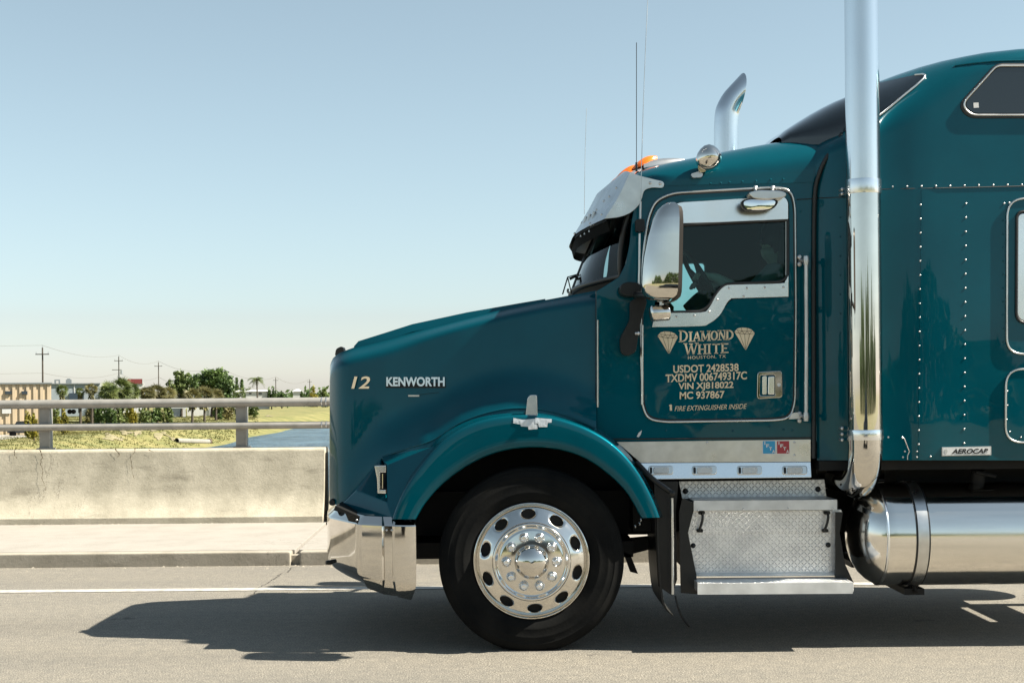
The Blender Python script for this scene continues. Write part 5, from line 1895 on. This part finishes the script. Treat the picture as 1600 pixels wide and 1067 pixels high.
class Front:
    """a building's own axes: its front stands square to the lane that leads to it"""
    def __init__(s, px, d):
        o = P(px, 612, d + CAM_Y)
        s.o = Vector((o.x, o.y - CAM_Y))
        s.r = s.o.normalized()
        s.u = Vector((s.r.y, -s.r.x))

    def along(s, px, off=0.0):
        m, o = (px - 800) / FPX, s.o + s.r * off
        return (m * o.y - o.x) / (s.u.x - m * s.u.y)

    def pt(s, t, off, z):
        q = s.o + s.r * off + s.u * t
        return Vector((q.x, q.y + CAM_Y, z))

    def z(s, px, py, off=0.0):
        q = s.pt(s.along(px, off), off, 0)
        return zpy(px, py, q.y - CAM_Y)

    def slab(s, mb, t0, t1, z0, z1, o0, o1):
        v = [s.pt(t, o, z) for z in (z0, z1) for t, o in ((t0, o0), (t1, o0), (t1, o1), (t0, o1))]
        return mb.add(v, [(0, 3, 2, 1), (4, 5, 6, 7), (0, 1, 5, 4), (1, 2, 6, 5), (2, 3, 7, 6), (3, 0, 4, 7)])


FR = [None]


def bx_px(mb, x0, x1, ytop, ybot, off, depth):
    f = FR[0]
    c = (x0 + x1) / 2
    return f.slab(mb, f.along(x0, off), f.along(x1, off), f.z(c, ybot, off), f.z(c, ytop, off), off, off + depth)


def building(name, label, px, d):
    t = empty(name, GP(px, d))
    FR[0] = Front(px, d)
    return tag(t, label, 'building')


# tan warehouse at the left edge: ribbed wall, eaves, dark door, canopy openings
d = 168
wh = building('warehouse', 'tan ribbed metal warehouse at the left edge beyond the bank', 20, d)
zb_ = GP(20, d).z - .4
F = FR[0]
t0_, t1_ = F.along(-160), F.along(80)
zt_ = F.z(20, 600)
F.slab(MB(), t0_, t1_, zb_, zt_, 0, 18).build('wall', TAN, wh)
x = t0_
while x < t1_ - .1:
    F.slab(MB(), x, x + .34, zb_, zt_ - .03, -.14, -.002).build('rib', TAN, wh)
    x += .78
F.slab(MB(), t0_, t1_ + .12, zt_, zt_ + .16, -.3, 18).build('roof', GREYR, wh)
for x0, x1, y0, y1 in ((8, 18, 611, 616), (34, 43, 611, 616)):
    bx_px(MB(), x0, x1, y0, y1, -.35, .3).build('vent', GLASSD, wh)
bx_px(MB(), 3, 17, 630, 646, -.3, .2).build('door', WHITEW, wh)

# pale blue hall with roof units
d = 235
bh = building('industrial_hall', 'pale blue grey hall with two roof units behind the small palms', 120, d)
bx_px(MB(), 79, 156, 599.5, 650, 0, 14).build('wall', BLUEW, bh)
bx_px(MB(), 78.5, 157, 598.6, 600, -.3, 15).build('roof', GREYR, bh)
u1 = MB()
for x0, x1, y0, y1 in ((85, 94, 593, 594.6), (85, 87.4, 594.6, 599), (91.6, 94, 594.6, 599)):
    bx_px(u1, x0, x1, y0, y1, 3, 2)
u1.build('roof_unit', GREYR, bh)
u2 = bx_px(MB(), 103, 112, 593, 599, 3, 2)
bx_px(u2, 105, 110, 591.4, 593, 3.2, 1.6)
u2.build('roof_unit', GREYR, bh)
bx_px(MB(), 115.5, 117, 601, 632, -.1, .08).build('downpipe', WHITEW, bh)
bx_px(MB(), 108, 131, 614, 629, -.4, .35).build('loading_door', mat('navy_door', (.02, .035, .055), .5), bh)
# white hall with a red sign panel
d = 300
b2 = building('white_hall', 'white hall carrying a dull red sign panel above the fan palms', 200, d)
bx_px(MB(), 154, 226, 599, 645, 0, 15).build('wall', WHITEW, b2)
bx_px(MB(), 199, 223, 592, 599.5, -.2, .5).build('sign_panel', REDR, b2)
bx_px(MB(), 222.6, 224.5, 591.5, 600, -.22, .6).build('sign_edge', WHITEW, b2)


def house(label, x0, x1, yeave, yridge, ybase, d, wall, roof, win=()):
    t = building('house', label, (x0 + x1) / 2, d)
    F = FR[0]
    c = (x0 + x1) / 2
    t0, t1, ze = F.along(x0), F.along(x1), F.z(c, yeave)
    zb = min(F.z(c, ybase), GP(c, d).z) - .3
    F.slab(MB(), t0, t1, zb, ze, 0, 7).build('wall', wall, t)
    zr, e = F.z(c, yridge), .4
    v = [F.pt(t0 - e, -e, ze), F.pt(t1 + e, -e, ze), F.pt(t1 + e, 7 + e, ze), F.pt(t0 - e, 7 + e, ze), F.pt(t0 + 1.2, 3.5, zr), F.pt(t1 - 1.2, 3.5, zr)]
    mk('roof', v, [(0, 1, 5, 4), (1, 2, 5), (2, 3, 4, 5), (3, 0, 4), (3, 2, 1, 0)], roof, t)
    for w0, w1, y0, y1 in win:
        bx_px(MB(), w0, w1, y0, y1, -.06, .05).build('window', GLASSD, t)
    return t


house('small white gabled house among the brown fronds', 266, 290, 614, 608.5, 634, 290, WHITEW, WHITEW, ((284, 290, 628, 633),))
house('long low white house with dark openings beside the round tree', 292, 332, 623, 619, 634, 300, WHITEW, GREYR, ((296, 303, 627, 633), (309, 316, 627, 633), (321, 328, 627, 632)))
house('long pale trailer house behind the coconut palm', 384, 421, 611.5, 609, 622, 420, WHITEW, WHITEW, ((389, 393, 613, 616), (404, 409, 613, 616)))
house('tiny white house left of the coconut palm', 366, 381, 612, 609.5, 623, 400, WHITEW, WHITEW)
house('bright white house near the truck nose on the horizon', 458, 472, 611.5, 607.5, 621, 520, WHITEW, WHITEW)
FR[0] = Front(296, 262)
tag(bx_px(MB(), 262, 330, 633.5, 637.5, 0, .4).build('garden_wall', WHITEW), 'low pale garden wall in front of the long house', 'wall')

# dark pickup by the warehouse, white flatbed trailer in the bushes
d = 160
pk = empty('pickup_truck', GP(33, d))
tag(pk, 'dark pickup parked at the corner of the tan warehouse', 'pickup')
g0 = GP(33, d)
w_ = MB()
pr = [(-2.3, .45), (-2.3, 1.0), (-1.3, 1.1), (-.8, 1.75), (.6, 1.8), (.9, 1.15), (2.4, 1.12), (2.4, .45)]
nn = len(pr)
v = [g0 + Vector((x_ * .7, y_, z_)) for y_ in (0, 1.8) for x_, z_ in pr]
mk('body', v, [tuple(range(nn)), tuple(reversed(range(nn, 2 * nn)))] + [(i, i + nn, (i + 1) % nn + nn, (i + 1) % nn) for i in range(nn)], mat('dark_grey_paint', (.03, .03, .035), .3), pk)
MB().box(g0 + Vector((-.5, -.02, 1.2)), g0 + Vector((.4, 0, 1.65))).build('window', GLASSD, pk)
for x_ in (-1.0, 1.05):
    MB().lathe(g0 + Vector((x_, .1, .38)), (0, -1, 0), [(.001, .14), (.22, .14), (.38, .12), (.38, -.1)], 16).build('wheel', M['rubber'], pk, 40)
d = 215
ft = empty('flatbed_trailer', GP(118, d))
tag(ft, 'pale flatbed trailer standing in front of the blue hall', 'trailer')
FR[0] = Front(114, d)
bx_px(MB(), 100, 128, 635.5, 638, 0, 2.2).build('deck', WHITEW, ft)
for x0 in (108, 114):
    q = P(x0, 643, d + CAM_Y)
    MB().lathe(q + Vector((0, .3, 0)), (0, -1, 0), [(.001, .14), (.22, .14), (.36, .12), (.36, -.1)], 14).build('wheel', M['rubber'], ft, 40)
bx_px(MB(), 122, 124, 638, 645, 0, .2).build('leg', M['dark'], ft)
q0, q1 = GP(-40, 150), GP(42, 158)
tag(mk('driveway', [(q0.x - 5, q0.y - 5, q0.z + .12), (q1.x + 1.5, q0.y - 4, q1.z + .12), (q1.x + .5, q1.y + 3, q1.z + .12), (q0.x - 5, q1.y + 9, q0.z + .12)], [(0, 1, 2, 3)], mat('white_gravel', (.34, .32, .29), .9, var=(.28, .26, .23), vscale=2)), kind='structure')

# ---- vegetation
fan_palm('small round fan palm above the rail at the right of the first utility pole', 97, 200, 599, 11, LG['palm'], 1, nf=48)
fan_palm('short fan palm between the two small palms, its head low on the rail', 125, 205, 604, 9, LG['palm'], 2, nf=40)
fan_palm('brownish fan palm left of the large palm clump', 143, 205, 596.5, 12, LG['olive'], 3, nf=48)
for i, (px, top, r, mm, lab) in enumerate(((170, 594, 19, 'palm', 'fan palm on the left shoulder of the big palm clump'), (187, 586.5, 23, 'palm', 'tallest fan palm at the centre of the big palm clump'), (205, 595, 19, 'palm', 'fan palm on the right shoulder of the big palm clump'),
                                           (231, 601, 15, 'olive', 'brown green fan palm left of the third utility pole'), (246, 597, 17, 'olive', 'tall brown green fan palm at the third utility pole'), (263, 601, 15, 'olive', 'brown green fan palm right of the third utility pole'),
                                           (300, 604, 16, 'olive', 'olive fan palm at the left foot of the great round tree'), (319, 601, 17, 'olive', 'olive fan palm under the middle of the great round tree'), (337, 605, 14, 'olive', 'olive fan palm at the right foot of the great round tree'))):
    fan_palm(lab, px, 230 + 6 * (i % 3), top, r, LG[mm], 20 + i, nf=62, group='fan palms along the canal')
broad_tree('great dark green dome shaped tree behind the olive palms', 330, 285, 573, 38, LG['deep'], 7000, .34, 41, [(0, .80, .62, .18), (-.5, .74, .42, .18), (.5, .72, .45, .2), (.1, .62, .7, .22), (.75, .5, .3, .25), (-.7, .55, .3, .22), (.25, .86, .4, .1), (.4, .4, .5, .2)])
broad_tree('lighter green tree on the left of the great dome tree', 283, 290, 580, 23, LG['mid'], 3200, .32, 42)
shrub('green bush right of the great dome tree', 373, 300, 599, 13, LG['mid'], 43, 1300)
for i, (px, top) in enumerate(((370, 590), (378, 592.5))):
    b = GP(px, 430)
    H_ = zpy(px, top, 430) - b.z
    t = empty('pine_tree', b)
    tag(t, ('taller' if i == 0 else 'shorter') + ' of two thin dark pines left of the coconut palm', 'tree', 'thin pines')
    MB().tube([b, b + Vector((0, 0, H_))], [.2, .03], 6).build('trunk', BARK, t)
    mb = MB()
    rng = random.Random(60 + i)
    for k in range(700):
        z = rng.uniform(.35, 1)
        quad_leaf(mb, b + Vector((rng.gauss(0, .8) * (1.15 - z), rng.gauss(0, .8) * (1.15 - z), z * H_)), .28, rng)
    mb.build('crown', LG['deep'], t)

# coconut palm
d = 330
b = GP(400, d)
t = empty('coconut_palm', b)
tag(t, 'lone coconut palm with drooping feathery fronds above the rail', 'palm')
zt = zpy(400, 593, d)
MB().tube([b, Vector((b.x + .3, b.y, (b.z + zt) / 2)), Vector((b.x + .2, b.y, zt))], [.25, .18, .14], 8).build('trunk', BARK, t, 60)
rng = random.Random(77)
for k in range(20):
    az, up = 6.283 * k / 20 + rng.uniform(-.2, .2), rng.uniform(-.3, 1.2)
    L = rng.uniform(1.7, 2.2)
    h_ = Vector((math.cos(az), math.sin(az), 0))
    pts = []
    c = Vector((b.x + .2, b.y, zt))
    for j in range(7):
        s_ = j / 6
        pts.append(c + h_ * L * s_ + Vector((0, 0, up * L * s_ * .9 - 1.1 * L * s_ * s_ * .75)))
    mb = MB()
    for p, q in zip(pts, pts[1:]):
        tdir = (q - p).normalized()
        sd_ = tdir.cross(Vector((0, 0, 1))).normalized()
        for s_ in (-1, 1):
            for e in (0, .33, .66):
                o_ = p.lerp(q, e)
                mb.add([o_, o_ + tdir * .10, o_ + sd_ * s_ * .55 + tdir * .35 - Vector((0, 0, .28))], [(0, 1, 2)])
    mb.build('frond', LG['palm'], t)

# bushes along the bank, in view below the upper rail
bl = [(44, 634, 150, 7, 'yellow', 'yellow green bush at the left of the first railing post'), (52, 642, 145, 6, 'yellow', 'low yellow bush against the first railing post'), (86, 630, 185, 9, 'mid', 'green bush just right of the first railing post'), (98, 640, 165, 8, 'yellow', 'bright yellow green clump right of the first railing post'),
      (140, 629, 215, 7, 'olive', 'brown bush beside the flatbed trailer'), (155, 627, 215, 9, 'deep', 'dark bush at the left foot of the palm clump'), (172, 628, 214, 12, 'deep', 'dark thicket under the tall palm clump'), (192, 630, 212, 11, 'mid', 'mid green thicket under the palm clump'),
      (206, 629, 209, 9, 'yellow', 'yellow fronded bush at the right foot of the palm clump'), (226, 628, 214, 11, 'mid', 'green bush left of the third utility pole base'), (244, 629, 216, 10, 'deep', 'dark green bush at the third utility pole base'), (261, 628, 216, 9, 'mid', 'green bush left of the garden wall'),
      (340, 626, 260, 9, 'deep', 'dark bush at the end of the garden wall'), (356, 628, 250, 9, 'olive', 'brown bush in front of the great dome tree'), (395, 627, 280, 8, 'mid', 'low bush below the coconut palm'), (424, 601, 420, 8, 'deep', 'round dark bush right of the trailer house'),
      (440, 606, 440, 12, 'deep', 'low dark scrub left of the bright white house'), (488, 603, 480, 11, 'yellow', 'yellow green tree right of the bright white house'), (506, 606, 470, 9, 'mid', 'green bush at the very nose of the truck'), (391, 605, 450, 14, 'mid', 'green scrub behind the coconut palm'),
      (350, 606, 350, 12, 'deep', 'dark scrub between the great tree and the coconut palm'), (475, 606, 500, 9, 'deep', 'dark scrub between the white house and the yellow tree')]
for i, (px, top, d, hw, mm, lab) in enumerate(bl):
    shrub(lab, px, d, top, hw, LG[mm], 100 + i, 1000, .2 * d / 210, 'bushes beyond the canal')

# far tree line on the horizon
mb = MB()
rng = random.Random(5)
for i in range(9000):
    d = rng.uniform(620, 900)
    x = rng.uniform(-420, 260)
    hh = 2.2 + 1.6 * math.sin(x * .05) + 1.4 * math.sin(x * .13 + 1)
    z = -3 + rng.random() ** .8 * max(1.5, hh + 2.2)
    quad_leaf(mb, Vector((x, d, z)), rng.uniform(.9, 1.8), rng)
tag(mb.build('distant_woodland', LG['deep']), 'far low tree line along the horizon', 'woodland', kind='stuff')
# trees behind the viewpoint: they show only as dark reflections in the sleeper
mb = MB()
for i in range(16000):
    x = rng.uniform(-60, 120)
    top = 3.0 + 1.8 * math.sin(x * .16) + 1.2 * math.sin(x * .37 + 2)
    quad_leaf(mb, Vector((x, -62 + rng.gauss(0, 2.2), rng.random() ** .7 * max(1.8, top + 2.2))), rng.uniform(.35, .8), rng)
tag(mb.build('roadside_woodland', LG['deep']), 'belt of dark trees across the road, mirrored in the paintwork', 'woodland', kind='stuff')

# ---- utility poles and wires
poles = [(67, 543, 190, 'tall bare utility pole rising beside the first railing post'), (186, 557, 300, 'utility pole with two crossarms and a transformer above the palm clump'), (248, 566, 330, 'utility pole standing among the brown fan palms'),
         (343, 576, 300, 'utility pole with a lamp in front of the great dome tree'), (431, 590, 480, 'small distant utility pole right of the trailer house'), (484, 593, 560, 'thin distant utility pole nearest the truck nose')]
tops = []
for i, (px, top, d, lab) in enumerate(poles):
    b = GP(px, d)
    zt = zpy(px, top, d)
    t = empty('utility_pole', b)
    tag(t, lab, 'utility pole', 'utility poles along the canal')
    k = d / 190
    r0 = .135 * (1 if i < 4 else 1.2)
    MB().tube([b + Vector((0, 0, -.3)), Vector((b.x, b.y, zt))], [r0 * 1.15, r0 * .75], 8).build('shaft', POLE, t, 60)
    za = zt - .9
    MB().box((b.x - .9, b.y - .18, za - .06), (b.x + .9, b.y - .06, za + .06)).build('crossarm', POLE, t)
    ins = []
    for dx in (-.8, .8):
        MB().tube([(b.x + dx, b.y - .12, za + .06), (b.x + dx, b.y - .12, za + .32)], .05, 6).build('insulator', M['alu'], t, 60)
    MB().tube([(b.x, b.y, zt - .1), (b.x, b.y, zt + .35)], .05, 6).build('insulator', M['alu'], t, 60)
    if i == 1:
        z2 = za - 1.9
        MB().box((b.x - 1.4, b.y - .18, z2 - .06), (b.x + .6, b.y - .06, z2 + .06)).build('crossarm', POLE, t)
        MB().lathe((b.x + .62, b.y - .1, z2 - 1.0), (0, 0, 1), [(.001, 0), (.28, .02), (.28, .85), (.001, .9)], 12).build('transformer', M['alu'], t, 40)
    if i == 3:
        MB().lathe((b.x + .25, b.y - .2, za - 1.4), (0, 0, 1), [(.001, 0), (.28, .02), (.28, .7), (.001, .75)], 12).build('transformer', WHITEW, t, 40)
    tops.append((Vector((b.x, b.y, zt + .3)), Vector((b.x, b.y, zt - 3.4))))


def wire(a, b, sag, r=.022):
    pts = [a.lerp(b, k / 14) - Vector((0, 0, sag * 4 * (k / 14) * (1 - k / 14))) for k in range(15)]
    return MB().tube(pts, r, 4, caps=False)


lf = Vector((-120, 150, tops[0][0].z + .6))
seq = [(lf, lf - Vector((0, 0, 3.4)))] + tops
ords = ['left edge and first pole', 'first and second pole', 'second and third pole', 'third and fourth pole', 'fourth and fifth pole', 'fifth and sixth pole']
for i in range(6):
    for lev, nm in ((0, 'upper'), (1, 'lower')):
        o = wire(seq[i][lev], seq[i + 1][lev], .6 + .3 * i, .014 * (1 + .25 * i)).build('power_line', POLE)
        tag(o, f'thin {nm} overhead wire between the {ords[i]}', 'wire', 'overhead wires')

# culvert pipe on the bank
a, b = land_px(276, 691), land_px(327, 692)
a.z, b.z = P(276, 688.5, a.y).z, P(327, 690, b.y).z
dr = (b - a).normalized()
cv_ = MB().tube([a, a.lerp(b, .5), b], .32, 20, caps=False)
pp_ = cv_.build('drain_pipe', mat('pale_concrete_pipe', (.24, .23, .20), .85, var=(.18, .17, .145), vscale=1.5), smooth=60, origin=a)
tag(pp_, 'pale drain pipe lying on the bank by the water', 'pipe')
MB().lathe(b - dr * .25, dr, [(.33, 0), (.40, .02), (.40, .30), (.30, .30), (.30, -.6), (.001, -.6)], 20).build('pipe_mouth', mat('rusty_pipe_mouth', (.10, .07, .05), .8), pp_, 40)

# ---- the car the picture was taken from: it shows only in the polished metal and paint
CX, CY_ = .15, -9.75
car = empty('parked_car', (CX, CY_, 0))
tag(car, 'grey car across the road, seen mirrored in the hub cap and tank', 'car')
sec = [(-2.3, .55, .78, .72), (-2.1, .42, .88, .84), (-1.2, .32, .98, .90), (-.75, .30, 1.12, .88), (-.2, .30, 1.48, .80), (.9, .30, 1.52, .80), (1.6, .30, 1.40, .82), (2.1, .34, 1.05, .86), (2.25, .5, .95, .80)]
v = []
for x_, z0, z1, w in sec:
    belt = min(z1, .95)
    for y_, z_ in ((w, z0), (w + .04, (z0 + belt) / 2), (w, belt), (w * .80 if z1 > 1.1 else w * .9, z1), (-w * .80 if z1 > 1.1 else -w * .9, z1), (-w, belt), (-w - .04, (z0 + belt) / 2), (-w, z0)):
        v.append((CX + x_, CY_ + y_, z_))
n_ = len(sec)
mk('body', v, grid_faces(n_, 8, True) + [tuple(range(8)), tuple(reversed(range((n_ - 1) * 8, n_ * 8)))], mat('grey_car_paint', (.06, .065, .07), .3, .3, coat=.8), car, 40)
for x0, x1 in ((-.35, .28), (.36, 1.45)):
    MB().add([(CX + x0 - .12, CY_ + .86, .98), (CX + x1 + .1, CY_ + .86, .98), (CX + x1, CY_ + .70, 1.40), (CX + x0 + .1, CY_ + .70, 1.40)], [(0, 1, 2, 3)]).build('window', GLASSD, car)
for x_ in (-1.45, 1.4):
    for s_ in (1, -1):
        MB().lathe((CX + x_, CY_ + s_ * .78, .33), (0, s_, 0), [(.001, .10), (.19, .10), (.21, .12), (.33, .10), (.33, -.1)], 24).build('wheel', M['rubber'], car, 40)

# rows of tiny fixings count as one part
for o in bpy.data.objects:
    if o.name.split('.')[0].endswith(('rivets', 'bolts', 'latches')):
        o['kind'] = 'stuff'
